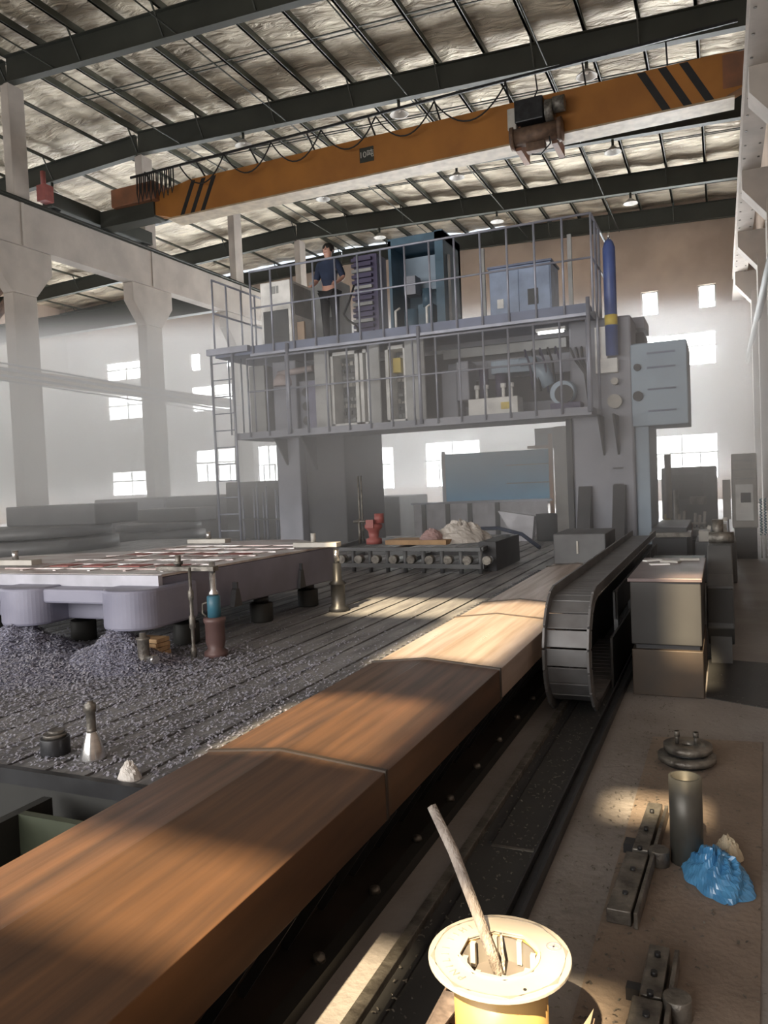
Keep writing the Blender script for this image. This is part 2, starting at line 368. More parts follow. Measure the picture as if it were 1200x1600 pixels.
# lamps under the rafters
def lamp_proto():
    t = thing('hanging_lamp', 'x', 'lamp')
    MB().cyl((0, 0, 0), (0, 0, 0.22), 0.05).build('ballast_box', M_rafter, t, local=True)
    MB().lathe([(0.05, 0.0), (0.12, -0.05), (0.30, -0.20), (0.31, -0.22), (0.28, -0.215), (0.10, -0.06), (0.02, -0.03)], n=18).build('lamp_shade', M_lampw, t, local=True)
    MB().lathe([(0.0, -0.16), (0.06, -0.12), (0.05, -0.05), (0.0, -0.03)], n=12).build('bulb', M_white, t, local=True)
    return t
ords = {-3.3: 'nearest the right wall', -9.15: 'at mid span', -15.0: 'nearest the left columns'}
rows = {23.6: 'rafter in front of the orange crane', 29.5: 'rafter just behind the orange crane', 35.4: 'second rafter behind the orange crane'}
lp = None
for y, rtxt in rows.items():
    for x, otxt in ords.items():
        t = lamp_proto() if lp is None else copy_tree(lp)
        lp = lp or t
        t.location = (x, y, zr(x) - 0.22)
        tag(t, 'grey dome lamp under the %s, %s' % (rtxt, otxt), 'lamp', 'dome lamps under the rafters')
t = copy_tree(lp); t.location = (-23.9, 23.6, zr(-23.9) - 0.22); tag(t, 'grey dome lamp beyond the left columns under the dark roof', 'lamp', 'dome lamps under the rafters')

# ------------------------------------------------------------------ concrete columns and crane runways
ocol = ['out of the picture edge', 'nearest the left picture edge', 'second from the left edge', 'third from the left, behind the ladder tower', 'fourth from the left, mostly behind the upper deck', 'farthest by the end wall']
for i, y in enumerate([11.9, 17.8, 23.7, 29.6, 35.5]):
    t = thing('concrete_column', 'pale concrete column with flared head carrying the left crane beam, ' + ocol[i], 'column', (-19.7, y, 0), 'concrete columns of the left row')
    sh = MB().box(-19.78, -19.36, y - 0.45, y + 0.45, 0, 7.7)
    sh.prism([(y - 0.45, 7.7), (y + 0.45, 7.7), (y + 1.1, 8.5), (y + 1.1, 9.15), (y - 1.1, 9.15), (y - 1.1, 8.5)], 'x', -19.78, -19.34)
    sh.build('shaft', M_conc, t, bevel=0.03)
    MB().box(-19.76, -19.44, y - 0.13, y + 0.47, 10.46, zr(XM + 0.05)).build('upper_stub', M_conc, t, bevel=0.02)
t = thing('crane_runway_beam', 'long pale concrete crane beam on the left columns with a dark rail on top', 'beam', (-19.5, 5, 9.15))
MB().box(-19.72, -19.30, 3, YF, 9.95, 10.45).box(-19.62, -19.4, 3, YF, 9.4, 9.95).box(-19.75, -19.30, 3, YF, 9.15, 9.4).box(-19.3, -19.28, 3, YF, 9.15, 10.45).build('beam', M_conc, t)
MB().box(-19.42, -19.31, 3, YF, 10.45, 10.50).box(-19.39, -19.34, 3, YF, 10.5, 10.64).build('crane_rail', M_rafter, t)
MB().tube([(-19.22, 3, 10.52), (-19.22, YF, 10.52)], 0.025).build('conductor_bar', M_rafter, t)
for y in (17.8, 23.7, 29.6, 35.5):
    MB().box(-19.27, -19.25, y - 0.06, y + 0.06, 9.15, 10.45).build('joint_plate', M_conc, t)
t = thing('crane_runway_beam', 'pale bolted steel crane beam overhead along the right picture edge', 'beam', (0.9, 3, 9.4))
MB().box(0.64, 1.14, 3, YF, 9.4, 9.44).box(0.86, 0.90, 3, YF, 9.44, 10.4).box(0.66, 1.12, 3, YF, 10.4, 10.44).build('beam', M_conc, t)
bo = MB()
y = 9.0
while y < 38:
    bo.cyl((0.72, y, 9.385), (0.72, y, 9.40), 0.03, n=8).cyl((1.05, y, 9.385), (1.05, y, 9.40), 0.03, n=8); y += 0.9
bo.build('bolt_row', M_worn, t)['kind'] = 'stuff'
MB().box(0.84, 0.92, 3, YF, 10.44, 10.58).build('crane_rail', M_rafter, t)
for i, y in enumerate([11.9, 17.8, 23.7, 29.6, 35.5]):
    t = thing('concrete_column', 'pale concrete column by the right wall, ' + ['nearest', 'second nearest', 'middle', 'second farthest', 'farthest'][i] + ' of its row', 'column', (1.45, y, 0), 'concrete columns of the right row')
    MB().box(1.25, 1.7, y - 0.4, y + 0.4, 0, 8.6).build('shaft', M_conc, t, bevel=0.02)
    MB().prism([(1.7, 7.9), (1.25, 8.2), (0.68, 8.9), (0.68, 9.4), (1.7, 9.4)], 'y', y - 0.35, y + 0.35).build('bracket', M_conc, t)
tag(MB().cyl((1.22, 4, 6.5), (1.22, YF, 6.5), 0.11, n=12).build('wall_duct', M_rafter), 'dark pipe running along the right wall below the crane beam', 'pipe')
tag(MB().box(-6, 1.2, YF - 0.12, YF, 4.75, 4.95).build('wall_conduit', M_mach), 'thin grey conduit across the far wall between the window rows', 'conduit')
t = thing('service_pipes', 'bundle of thin pipes crossing the left columns at half height', 'pipe', (-19.2, 10, 5.3))
for dz, dx, r in ((0, 0, 0.05), (0.16, 0.02, 0.03), (-0.2, 0.03, 0.04), (-0.34, 0.0, 0.025)):
    MB().cyl((-19.12 + dx, 9, 5.45 + dz), (-19.12 + dx, YF, 4.75 + dz), r, n=8).build('pipe', M_rail, t)
tag(MB().box(-20.3, -19.9, 3, YF, 5.15, 5.5).build('tie_beam', mat('tie_beam_concrete', (0.62, 0.53, 0.45), 0.85)), 'pinkish concrete tie beam between the left columns', 'beam')
# second crane seen through the left opening
t = thing('bay_crane_truss', 'brown lattice crane end seen past the leftmost column under the crane beam', 'crane', (-24, 20.5, 9))
m_ = MB()
for k in range(4):
    m_.bar((-25.6 + k * 0.55, 20.6, 9.2), (-25.6 + k * 0.55, 20.6, 10.3), 0.08)
m_.bar((-26.5, 20.6, 9.25), (-23.6, 20.6, 9.25), 0.1).bar((-26.5, 20.6, 10.25), (-23.6, 20.6, 10.25), 0.1)
m_.build('lattice', M_craneend, t)
MB().bar((-25.2, 20.5, 8.0), (-22.8, 20.5, 9.5), 0.28).bar((-24.4, 20.5, 7.6), (-21.6, 20.5, 9.7), 0.22).build('boom', M_rust, t)
t = thing('bay_crane_girder', 'dark crane girder crossing the left bay below its roof', 'crane', (-30, 31, 10))
MB().ibeam((XL + 0.3, 31, 9.9), (-20.4, 31, 9.9), 0.4, 1.0, 0.03).build('girder', M_rafter, t)

# ------------------------------------------------------------------ orange overhead crane
t = thing('overhead_crane', 'long orange crane girder spanning the hall below the roof', 'crane', (-9, 21.4, 10.6))
CY = 21.4
def cz(x): return 10.42
g = MB(); zb, zt = 10.44, 11.56
g.prism([(-16.2, zb), (0.15, zb), (1.0, zb + 0.35), (1.0, zt - 0.1), (0.2, zt), (-15.6, zt), (-17.2, zt - 0.25), (-17.2, zb + 0.3)], 'y', CY - 0.22, CY + 0.22)
g.build('girder', M_crane, t)
MB().box(-16.4, 0.5, CY - 0.36, CY + 0.36, zb - 0.05, zb - 0.001).build('bottom_flange', M_cream, t)
for x in (-1.65, -1.15, -0.65):
    MB().prism([(x - 0.08, zt - 0.02), (x + 0.12, zt - 0.02), (x + 0.72, zb + 0.02), (x + 0.52, zb + 0.02)], 'y', CY - 0.228, CY - 0.221).build('stripe', M_black, t)
for x in (-15.9, -15.5, -15.1):
    MB().prism([(x + 0.40, zt - 0.05), (x + 0.56, zt - 0.05), (x + 0.06, zb + 0.05), (x - 0.10, zb + 0.05)], 'y', CY - 0.228, CY - 0.221).build('stripe', M_black, t)
MB().box(0.25, 1.05, CY - 0.225, CY + 0.23, zb + 0.25, zt - 0.06).build('end_patch', M_craneend, t)
EL = MB().box(-19.7, -19.3, CY - 2.4, CY + 2.4, 10.72, 11.2).box(-19.3, -17.0, CY - 0.3, CY + 0.3, 10.6, 11.15).build('end_carriage', M_rafter, t, bevel=0.02)
ER = MB().box(0.75, 1.05, CY - 2.0, CY + 2.0, 10.7, 11.15).build('end_carriage', M_rafter, t, bevel=0.02)
MB().box(-18.6, -16.8, CY - 0.5, CY + 0.4, 11.1, 11.7).build('drive_housing', M_craneend, t, bevel=0.03)
for s_ in (-2.1, 2.1):
    MB().cyl((-19.62, CY + s_, 10.82), (-19.38, CY + s_, 10.82), 0.18, n=16).build('wheel', M_dark, EL)
    MB().cyl((0.78, CY + s_, 10.76), (0.98, CY + s_, 10.76), 0.18, n=16).build('wheel', M_dark, ER)
MB().box(-19.55, -19.2, CY - 2.75, CY - 2.4, 10.8, 11.3).cyl((-19.4, CY - 2.6, 11.3), (-19.4, CY - 2.6, 11.75), 0.08).build('buffer', M_red, t)
MB().bar((-17.6, CY - 0.65, 11.86), (0.6, CY - 0.65, 12.02), 0.05, 0.07).build('cable_rail', M_dark, t)
for x in [-17, -15, -13, -11, -9, -7, -5, -3, -1]:
    MB().bar((x, CY - 0.66, 11.93), (x, CY - 0.1, 11.52), 0.04).build('rail_bracket', M_dark, t)
for k in range(9):   # gathered cable loops at the left end
    x = -17.3 + k * 0.17
    MB().tube([(x, CY - 0.68, 11.84), (x - 0.02, CY - 0.70, 11.3), (x + 0.04, CY - 0.72, 10.95 + 0.05 * (k % 3)), (x + 0.10, CY - 0.70, 11.3), (x + 0.09, CY - 0.68, 11.84)], 0.022, 6).build('cable_loop', M_black, t)
xs = [-15.6, -13.9, -12.2, -10.5, -8.75, -7.0, -5.0]
for a, b in zip(xs[:-1], xs[1:]):
    pts = []
    for q in range(13):
        u = q / 12; pts.append((a + (b - a) * u, CY - 0.68, 11.86 + 0.01 * a * 0 - 0.72 * 4 * u * (1 - u)))
    MB().tube(pts, 0.022, 6).build('festoon_cable', M_black, t)
MB().box(-9.5, -9.05, CY - 0.235, CY - 0.222, 10.86, 11.28).build('capacity_plate', M_rafter, t)
text('capacity_text', '10吨', 0.24, M_lampw, t, Matrix.Translation((-9.275, CY - 0.238, 11.07)) @ Matrix.Rotation(PI / 2, 4, 'X'))
# hoist
t = thing('electric_hoist', 'dark electric hoist trolley hanging on the orange crane girder', 'hoist', (-4.2, CY, 10.4))
MB().box(-4.75, -4.0, CY - 0.85, CY - 0.38, 10.72, 11.30).build('control_box', M_dark, t, bevel=0.03)
MB().box(-4.95, -4.72, CY - 0.8, CY - 0.35, 10.6, 11.15).build('side_box', M_lampw, t, bevel=0.02)
MB().cyl((-4.85, CY - 0.62, 10.42), (-3.6, CY - 0.62, 10.42), 0.24, n=20).cyl((-4.9, CY - 0.62, 10.42), (-4.8, CY - 0.62, 10.42), 0.3, n=20).cyl((-3.66, CY - 0.62, 10.42), (-3.56, CY - 0.62, 10.42), 0.3, n=20).build('rope_drum', M_rust, t)
MB().box(-4.8, -4.65, CY - 0.6, CY + 0.45, 10.1, 10.75).build('trolley_plate', M_craneend, t)
MB().box(-3.85, -3.7, CY - 0.6, CY + 0.45, 10.1, 10.75).build('trolley_plate', M_craneend, t)
MB().cyl((-3.75, CY - 0.75, 11.0), (-3.45, CY - 0.75, 11.0), 0.2, n=16).cyl((-3.95, CY - 0.7, 10.9), (-3.75, CY - 0.7, 10.9), 0.28, n=16).build('hoist_motor', M_worn, t)
MB().box(-4.5, -4.0, CY - 0.75, CY - 0.5, 9.98, 10.2).build('guide_block', M_rust, t, bevel=0.02)
MB().tube([(-3.9, CY - 0.75, 10.4), (-3.85, CY - 0.78, 10.05), (-4.1, CY - 0.78, 9.82), (-4.35, CY - 0.7, 9.9)], 0.02, 6).tube([(-4.2, CY - 0.68, 11.92), (-4.15, CY - 0.72, 11.5), (-4.3, CY - 0.7, 11.2)], 0.02, 6).build('cable', M_black, t)

# ------------------------------------------------------------------ machine bed with telescopic way covers
BL, BR, RX = -1.80, -1.085, -1.49
t = thing('machine_bed', 'long low machine bed with oily brown sheet covers running from lower left', 'machine bed', (-1.45, 2, 0))
segs = [(-2.5, 2.40, 0.012), (2.40, 3.90, 0.006), (3.90, 5.35, 0.0), (5.35, 6.05, -0.005), (6.05, 8.6, -0.010), (8.6, 17.5, -0.014)]
for y0, y1, dz in segs:
    e = dz
    MB().prism([(BL - e / 2, 0.36), (BL - e / 2, 0.50 + e), (RX, 0.535 + e), (BR + e / 2, 0.50 + e), (BR + e / 2, 0.345), (BR - 0.012, 0.345), (BR - 0.012, 0.48 + e), (RX, 0.515 + e), (BL + 0.012, 0.48 + e), (BL + 0.012, 0.36)], 'y', y0, y1).build('way_cover', M_cover if y0 < 3.8 else M_coverglare, t, bevel=0.002)
    if y1 < 17:
        MB().prism([(BL - 0.008, 0.46), (BL - 0.008, 0.507 + e), (RX, 0.542 + e), (BR + 0.010, 0.507 + e), (BR + 0.010, 0.35), (BR - 0.01, 0.35), (BR - 0.01, 0.485), (RX, 0.52), (BL + 0.01, 0.46)], 'y', y1 - 0.012, y1 + 0.006).build('wiper_lip', M_lip, t)
MB().prism([(-1.77, 0), (-1.77, 0.46), (-1.12, 0.46), (-1.14, 0.30), (-1.30, 0.26), (-1.30, 0.06), (-1.14, 0.04), (-1.14, 0)], 'y', -2.5, 17.5).build('bed_casting', M_skirt, t)
for k in range(34):
    y = 0.6 + k * 0.24
    MB().bar((-1.295, y, 0.06), (-1.11, y, 0.33), 0.012, 0.03).build('stiffener', M_dark, t)
for k in range(22):
    y = 1.2 + k * 0.42
    MB().lathe([(0.0, 0.02), (0.018, 0.018), (0.022, 0.0)], (-1.17, y, 0.045), 10).build('anchor_cap', M_worn, t)
MB().box(-1.30, -1.13, -1, 10, 0.0, 0.045).build('foot_ledge', M_pit, t)

# ------------------------------------------------------------------ slotted floor table with pit at its near end
TZ = 0.45; TX0, TX1, TY0, TY1 = -12.0, -1.83, 2.16, 14.0
t = thing('slotted_floor_plate', 'large dark iron clamping table with long slots, strewn with metal chips', 'machine table', (-6, 8, 0))
mb = MB(); x = TX0; pitch = 0.20
mb.box(TX0, TX1, TY0, TY1, 0.0, TZ - 0.05)
while x < TX1 - 0.05:
    mb.box(x, min(x + pitch - 0.022, TX1), TY0, TY1, TZ - 0.05, TZ); x += pitch
mb.build('slotted_top', M_table, t)
for k in range(72):
    y = 2.3 + k * 0.085
    MB().prism([(y, TZ), (y + 0.055, TZ), (y + 0.04, TZ + 0.030), (y + 0.012, TZ + 0.030)], 'x', -1.855, -1.812).build('rack_tooth', M_dark, t)
MB().box(TX0, TX1, TY0 - 0.03, TY0, TZ - 0.05, TZ + 0.010).build('edge_strip', M_dark, t)
MB().box(TX0, TX1, TY0 - 0.02, TY0 - 0.001, 0.0, TZ - 0.05).build('end_face', M_pit, t)  # dark sheet over the table end; the pit's shade put into its colour
MB().box(-12, -1.86, -3, TY0 - 0.03, 0.001, 0.012).build('pit_bottom', M_pit, t)
def flakes(n, fn, size=0.012):
    mb = MB()
    for _ in range(n):
        x, y, z = fn(); a = random.uniform(0, 2 * PI); s_ = size * random.uniform(0.5, 1.5); w = s_ * 0.35; tl = random.uniform(-0.6, 0.6)
        c, sn = math.cos(a), math.sin(a)
        p = lambda u, v, h: (x + u * c - v * sn, y + u * sn + v * c, z + h + 0.003)
        mb.raw([p(-s_, -w, 0), p(0, -w, s_ * 0.5 + tl * w), p(s_, -w, 0), p(s_, w, 0.002), p(0, w, s_ * 0.5), p(-s_, w, 0.002)], [(0, 1, 4, 5), (1, 2, 3, 4)])
    return mb
HEAPS = [(-3.45, 3.72, 0.42, 0.22), (-4.35, 3.75, 0.55, 0.24), (-3.9, 3.5, 0.6, 0.07)]
def heap_z(x, y):
    z = 0.0
    for hx, hy, r, h in HEAPS:
        d = math.hypot(x - hx, (y - hy) * 1.25) / r
        if d < 1: z = max(z, h * (1 - d) ** 1.2 * (1 + 0.15 * math.sin(x * 31) * math.sin(y * 27)))
    return z
mb = MB(); n = 60; X0, X1, Y0, Y1 = -5.0, -2.9, 2.85, 4.5
vs = [(X0 + (X1 - X0) * i / n, Y0 + (Y1 - Y0) * j / n, 0) for i in range(n + 1) for j in range(n + 1)]
vs = [(x, y, TZ - 0.004 + heap_z(x, y) + random.uniform(0, 0.010) * (heap_z(x, y) > 0)) for x, y, _ in vs]
mb.raw(vs, [(i * (n + 1) + j, (i + 1) * (n + 1) + j, (i + 1) * (n + 1) + j + 1, i * (n + 1) + j + 1) for i in range(n) for j in range(n)])
hp = tag(mb.build('chip_heap', M_chip2), 'blue grey heap of metal chips piled under the casting lugs', 'metal chips'); hp['kind'] = 'stuff'
def f1():
    while True:
        x = random.uniform(-6.5, -1.9); y = 2.2 + abs(random.gauss(0, 1.2))
        if y < 8: return x, y, TZ + heap_z(x, y)
def f2():
    x = random.gauss(-3.9, 0.75); y = random.gauss(3.6, 0.35)
    return min(x, -2.2), max(y, 2.4), TZ + heap_z(x, y)
fl = MB(); a = flakes(19000, f1, 0.009); b = flakes(9000, f2, 0.012); fl.v = a.v; fl.f = a.f; fl.sm = a.sm; fl.raw(b.v, b.f)
fl = tag(fl.build('table_chips', M_chip), 'scattered shiny metal chips all over the slotted iron table', 'metal chips'); fl['kind'] = 'stuff'
def f3():
    while True:
        x = random.uniform(-0.62, 0.5); y = random.uniform(2.0, 6.5)
        if random.random() < (0.9 if -0.6 < x < -0.3 else 0.2): return x, y, 0.004
fl = tag(flakes(1500, f3, 0.006).build('floor_chips', M_worn), 'small metal chips sprinkled on the concrete floor beside the rails', 'metal chips'); fl['kind'] = 'stuff'
def f4(): return random.uniform(-0.95, -0.7), random.uniform(1.9, 5.2), 0.024
fl = tag(flakes(500, f4, 0.006).build('channel_chips', M_worn), 'metal chips lying in the floor channel between the two rails', 'metal chips'); fl['kind'] = 'stuff'

t = thing('chip_trough', 'black steel chip trough in the pit at the near end of the iron table', 'trough', (-2.3, 1.8, 0))
MB().box(-2.32, -2.28, 1.0, 2.08, 0.0, 0.40).build('side_plate', M_pit, t)
MB().box(-2.28, -1.84, 1.93, 1.96, 0.0, 0.40).build('end_plate', mat('olive_plate', (0.06, 0.07, 0.045), 0.5), t)
MB().box(-2.24, -1.84, 1.0, 1.93, 0.0, 0.05).build('trough_bottom', M_pit, t)
tag(crumple((-2.03, 2.21, TZ), 0.045, 0.045, 0.06, 21, 24, 0.8).build('white_rag', M_sack), 'small crumpled white rag at the near edge of the iron table', 'rag')

# ------------------------------------------------------------------ big grey casting on the table
t = thing('grey_casting', 'huge blue grey machined casting lying on supports on the iron table', 'casting', (-4.3, 5, 0.66))
pl = [(-3.31, 3.99), (-3.14, 6.15), (-3.9, 6.75), (-4.75, 6.6), (-5.0, 5.6), (-5.9, 5.2), (-6.3, 4.0)]
MB().prism(pl, 'z', 0.665, 0.955).build('body', M_castdark, t, bevel=0.012)
MB().prism([(x * 1.0, y) for x, y in pl], 'z', 0.957, 0.972).build('machined_top', M_casttop, t)
MB().box(-6.3, -3.30, 3.945, 3.985, 0.895, 0.970).build('front_lip', M_lip2, t)
MB().box(-6.3, -3.32, 3.80, 3.98, 0.80, 0.895).build('front_rib', M_cast, t, bevel=0.015)
def lug(cx, w):
    pts = [(cx - w, 4.25)]
    for k in range(25):
        a = PI + PI * k / 24; pts.append((cx + w * math.cos(a), 3.86 + 0.17 * math.sin(a)))
    pts.append((cx + w, 4.25)); return pts
for cx in (-3.43, -4.32, -5.35):
    MB().prism(lug(cx, 0.20), 'z', 0.655, 0.905).build('lug', M_cast, t, bevel=0.018)
MB().box(-4.2, -3.6, 4.3, 4.34, 0.66, 0.80).build('inner_panel', mat('teal_inner', (0.10, 0.20, 0.27), 0.5), t)
for k in range(7):
    y = 4.25 + k * 0.30
    MB().box(-5.0 + 0.05 * k, -3.35, y, y + 0.03, 0.972, 0.978).build('top_rib', M_casttop, t)
for k in range(5):
    x = -3.45 - k * 0.32
    MB().box(x, x + 0.025, 4.15, 6.1, 0.972, 0.977).build('top_rib', M_casttop, t)
for k in range(8):
    x, y = -3.6 - (k % 4) * 0.34, 4.4 + (k // 4) * 0.75
    MB().box(x - 0.1, x + 0.1, y, y + 0.2, 0.972, 0.977).build('primer_patch', M_red, t)
for (y, h) in ((4.62, 0.17), (5.55, 0.20)):
    MB().prism([(y - 0.05, 0.67), (y + 0.05, 0.67), (y + 0.02, 0.67 + h * 0.7), (y + 0.008, 0.67 + h * 0.75), (y + 0.008, 0.67 + h), (y - 0.008, 0.67 + h), (y - 0.008, 0.67 + h * 0.75), (y - 0.02, 0.67 + h * 0.7)], 'x', -3.205, -3.165).build('bottle_shaped_plate', M_gdark, t)  # dark raised plates on the casting side
for i, (x, y, lab) in enumerate([(-3.42, 4.35, 'under the front right corner of the grey casting'), (-3.35, 5.2, 'under the middle of the right side of the grey casting'), (-3.35, 5.95, 'under the rear right corner of the grey casting'), (-4.3, 4.3, 'between the two front lugs of the grey casting'), (-5.2, 4.3, 'under the front left lug of the grey casting')]):
    b_ = thing('support_block', 'dark round iron support block ' + lab, 'support', (x, y, TZ), 'support blocks under the casting')
    MB().cyl((x, y, TZ), (x, y, TZ + 0.15), 0.09, n=20).build('block', M_pit, b_, bevel=0.01)
    MB().cyl((x, y, TZ + 0.15), (x, y, 0.655), 0.06, n=20).build('screw_head', M_dark, b_)
for k in range(5):
    tag(MB().box(-3.42, -3.20, 3.78 + 0.01 * (k % 2), 3.90 + 0.01 * (k % 2), TZ + 0.012 + k * 0.028, TZ + 0.036 + k * 0.028, rz=0.1 * (k % 3 - 1)).build('wood_slat', M_wood),
        'thin wooden packing slat behind the short jack, %s of the pile' % ['bottom', 'second from bottom', 'middle', 'second from top', 'top'][k], 'wood slat', 'packing slats by the casting')

# jacks and studs
t = thing('screw_jack', 'tall screw jack with teal collar and maroon base clamping the casting', 'jack', (-2.96, 4.05, TZ))
x, y = -2.96, 4.05
MB().lathe([(0.075, 0), (0.075, 0.03), (0.05, 0.05), (0.062, 0.09), (0.062, 0.21), (0.07, 0.22), (0.07, 0.245), (0.045, 0.25)], (x, y, TZ), 22).build('jack_base', M_maroon, t)
MB().lathe([(0.042, 0.25), (0.042, 0.38), (0.034, 0.385)], (x, y, TZ), 20).build('collar', M_blue, t)
MB().lathe([(0.030, 0.385), (0.034, 0.40), (0.020, 0.42), (0.020, 0.60), (0.0, 0.60)], (x, y, TZ), 16).build('screw', M_chrome, t)
MB().tube([(x - 0.045, y, TZ + 0.34), (x - 0.085, y, TZ + 0.33), (x - 0.09, y, TZ + 0.27), (x - 0.06, y, TZ + 0.25)], 0.008).build('handle', M_worn, t)
t = thing('clamp_bar', 'steel clamp bar reaching over the casting edge onto the tall jack', 'clamp', (-3.1, 4.05, 1.0))
MB().box(-3.38, -2.93, 4.02, 4.08, 0.99, 1.02).build('bar', M_worn, t, bevel=0.004)
MB().cyl((-3.22, 4.05, 1.02), (-3.22, 4.05, 1.09), 0.018, n=6).cyl((-3.22, 4.05, 1.03), (-3.22, 4.05, 1.05), 0.03, n=6).build('nut', M_worn, t)
t = thing('threaded_stud', 'thin threaded stud standing beside the tall screw jack', 'stud', (-3.08, 3.98, TZ))
MB().lathe([(0.020, 0), (0.020, 0.06), (0.012, 0.07), (0.012, 0.18), (0.02, 0.19), (0.02, 0.26), (0.012, 0.27), (0.012, 0.36), (0.018, 0.37), (0.018, 0.42), (0.010, 0.43), (0.010, 0.57), (0, 0.57)], (-3.08, 3.98, TZ), 12).build('stud_rod', M_worn, t)
t = thing('screw_jack', 'short steel screw jack with side screw in the chips before the casting', 'jack', (-3.2, 3.66, TZ))
MB().lathe([(0.05, 0), (0.05, 0.03), (0.035, 0.05), (0.035, 0.17), (0.042, 0.175), (0.042, 0.185), (0.02, 0.19), (0.02, 0.215), (0, 0.215)], (-3.2, 3.66, TZ), 18).build('jack_body', M_worn, t)
MB().cyl((-3.165, 3.65, TZ + 0.07), (-3.09, 3.62, TZ + 0.07), 0.014).cyl((-3.10, 3.62, TZ + 0.07), (-3.07, 3.61, TZ + 0.07), 0.028, n=6).build('side_screw', M_chrome, t)
t = thing('screw_jack', 'dark screw jack at the rear right corner of the casting', 'jack', (-2.95, 5.75, TZ))
MB().lathe([(0.085, 0), (0.085, 0.03), (0.06, 0.05), (0.06, 0.22), (0.075, 0.23), (0.04, 0.26), (0.035, 0.40)], (-2.95, 5.75, TZ), 20).build('jack_base', M_dark, t)
MB().cyl((-2.95, 5.75, TZ + 0.40), (-2.95, 5.75, 0.975), 0.025).build('screw', M_chrome, t)
t = thing('clamp_bar', 'pale clamp bar on the rear right corner of the casting', 'clamp', (-3.1, 5.75, 0.98))
MB().box(-3.33, -2.92, 5.70, 5.79, 0.985, 1.025).build('bar', M_lampw, t, bevel=0.004)
MB().cyl((-3.16, 5.75, 1.025), (-3.16, 5.75, 1.10), 0.022, n=8).build('nut', M_lampw, t)
for (x, y, lab) in ((-4.55, 6.2, 'pale clamp bar on the far side of the casting top'), (-5.0, 4.35, 'pale clamp bar on the casting top at the left picture edge')):
    t = thing('clamp_bar', lab, 'clamp', (x, y, 0.99))
    MB().box(x - 0.22, x + 0.22, y - 0.05, y + 0.05, 0.99, 1.03).build('bar', M_lampw, t, bevel=0.004)
    MB().cyl((x, y, 1.03), (x, y, 1.10), 0.025, n=6).build('nut', M_chrome, t)
t = thing('cone_jack', 'shiny silver cone shaped jack standing alone on the iron table', 'jack', (-2.32, 2.33, TZ))
MB().lathe([(0.052, 0), (0.052, 0.012), (0.022, 0.11), (0.020, 0.115)], (-2.32, 2.33, TZ), 28).build('cone', M_chrome, t)
MB().lathe([(0.020, 0.115), (0.018, 0.12), (0.018, 0.19), (0.022, 0.192), (0.022, 0.225), (0.012, 0.23), (0.012, 0.235), (0, 0.235)], (-2.32, 2.33, TZ), 20).build('stem', M_worn, t)
t = thing('round_block', 'black round stepped block beside the silver cone jack', 'block', (-2.53, 2.34, TZ))
MB().cyl((-2.53, 2.34, TZ), (-2.53, 2.34, TZ + 0.07), 0.058, n=26).build('base', M_dark, t, bevel=0.004)
MB().cyl((-2.53, 2.34, TZ + 0.07), (-2.53, 2.34, TZ + 0.085), 0.045, n=26).cyl((-2.52, 2.34, TZ + 0.085), (-2.52, 2.34, TZ + 0.10), 0.032, n=20).build('cap', M_worn, t)

# ------------------------------------------------------------------ cable chain and its floor channel
t = thing('cable_chain', 'wide grey steel cable drag chain curving down off the machine bed to the floor', 'cable chain', (-0.88, 5, 0))
CX0, CX1, R_, ZC, YC = -1.035, -0.745, 0.325, 0.385, 5.10
path = []
seg = 0.115
y = 9.9
while y > YC: path.append(((y, ZC + R_), (y - seg, ZC + R_))); y -= seg
ye = y; nb = 9
for k in range(nb):
    a0, a1 = PI / 2 + PI * k / nb, PI / 2 + PI * (k + 1) / nb
    path.append(((ye + R_ * math.cos(a0), ZC + R_ * math.sin(a0)), (ye + R_ * math.cos(a1), ZC + R_ * math.sin(a1))))
y = ye
for k in range(16): path.append(((y, ZC - R_), (y + seg, ZC - R_))); y += seg
for (ya, za), (yb, zb_) in path:
    d = Vector((yb - ya, zb_ - za)); L_ = d.length; d /= L_; nrm = Vector((-d.y, d.x)) * -1
    inn = -nrm if False else nrm
    def q(u, v): return (ya + d.x * u - (-d.y) * 0 + inn.x * v, za + d.y * u + inn.y * v)
    k_ = MB()
    k_.prism([q(0.004, 0), q(L_ - 0.004, 0), q(L_ - 0.004, 0.012), q(0.004, 0.012)], 'x', CX0, CX1)
    k_.prism([q(0.0, 0.008), q(L_ + 0.012, 0.008), q(L_ + 0.012, 0.075), q(0.0, 0.075)], 'x', CX0 + 0.004, CX0 + 0.02)
    k_.prism([q(0.0, 0.008), q(L_ + 0.012, 0.008), q(L_ + 0.012, 0.075), q(0.0, 0.075)], 'x', CX1 - 0.02, CX1 - 0.004)
    k_.build('chain_link', M_chain, t, bevel=0.003)
t = thing('chain_support', 'dark steel trough wall carrying the upper run of the cable chain', 'support', (-1.04, 8, 0))
MB().box(-1.035, -1.02, 5.6, 10.0, 0.0, 0.60).box(-0.76, -0.745, 5.9, 10.0, 0.42, 0.62).build('side_wall', M_gdark, t)
for y in (5.95, 6.9, 7.9, 8.9, 9.9): MB().box(-0.765, -0.735, y, y + 0.05, 0, 0.62).build('post', M_mach, t)
MB().box(-0.735, -0.72, 5.5, 10, 0.0, 0.36).build('low_panel', M_boxgrey, t)
t = thing('floor_channel', 'dark steel guide channel with two rails set along the floor', 'rail channel', (-0.82, 3, 0))
MB().box(-0.95, -0.68, -1, 10, 0.0, 0.018).build('channel_plate', M_boxgrey, t)
MB().box(-0.985, -0.945, -1, 10, 0.0, 0.045).build('rail', M_worn, t, bevel=0.003)
MB().box(-0.905, -0.893, -1, 2.6, 0.018, 0.028).box(-0.905, -0.893, 3.0, 10, 0.018, 0.028).build('guide_strip', M_dark, t)
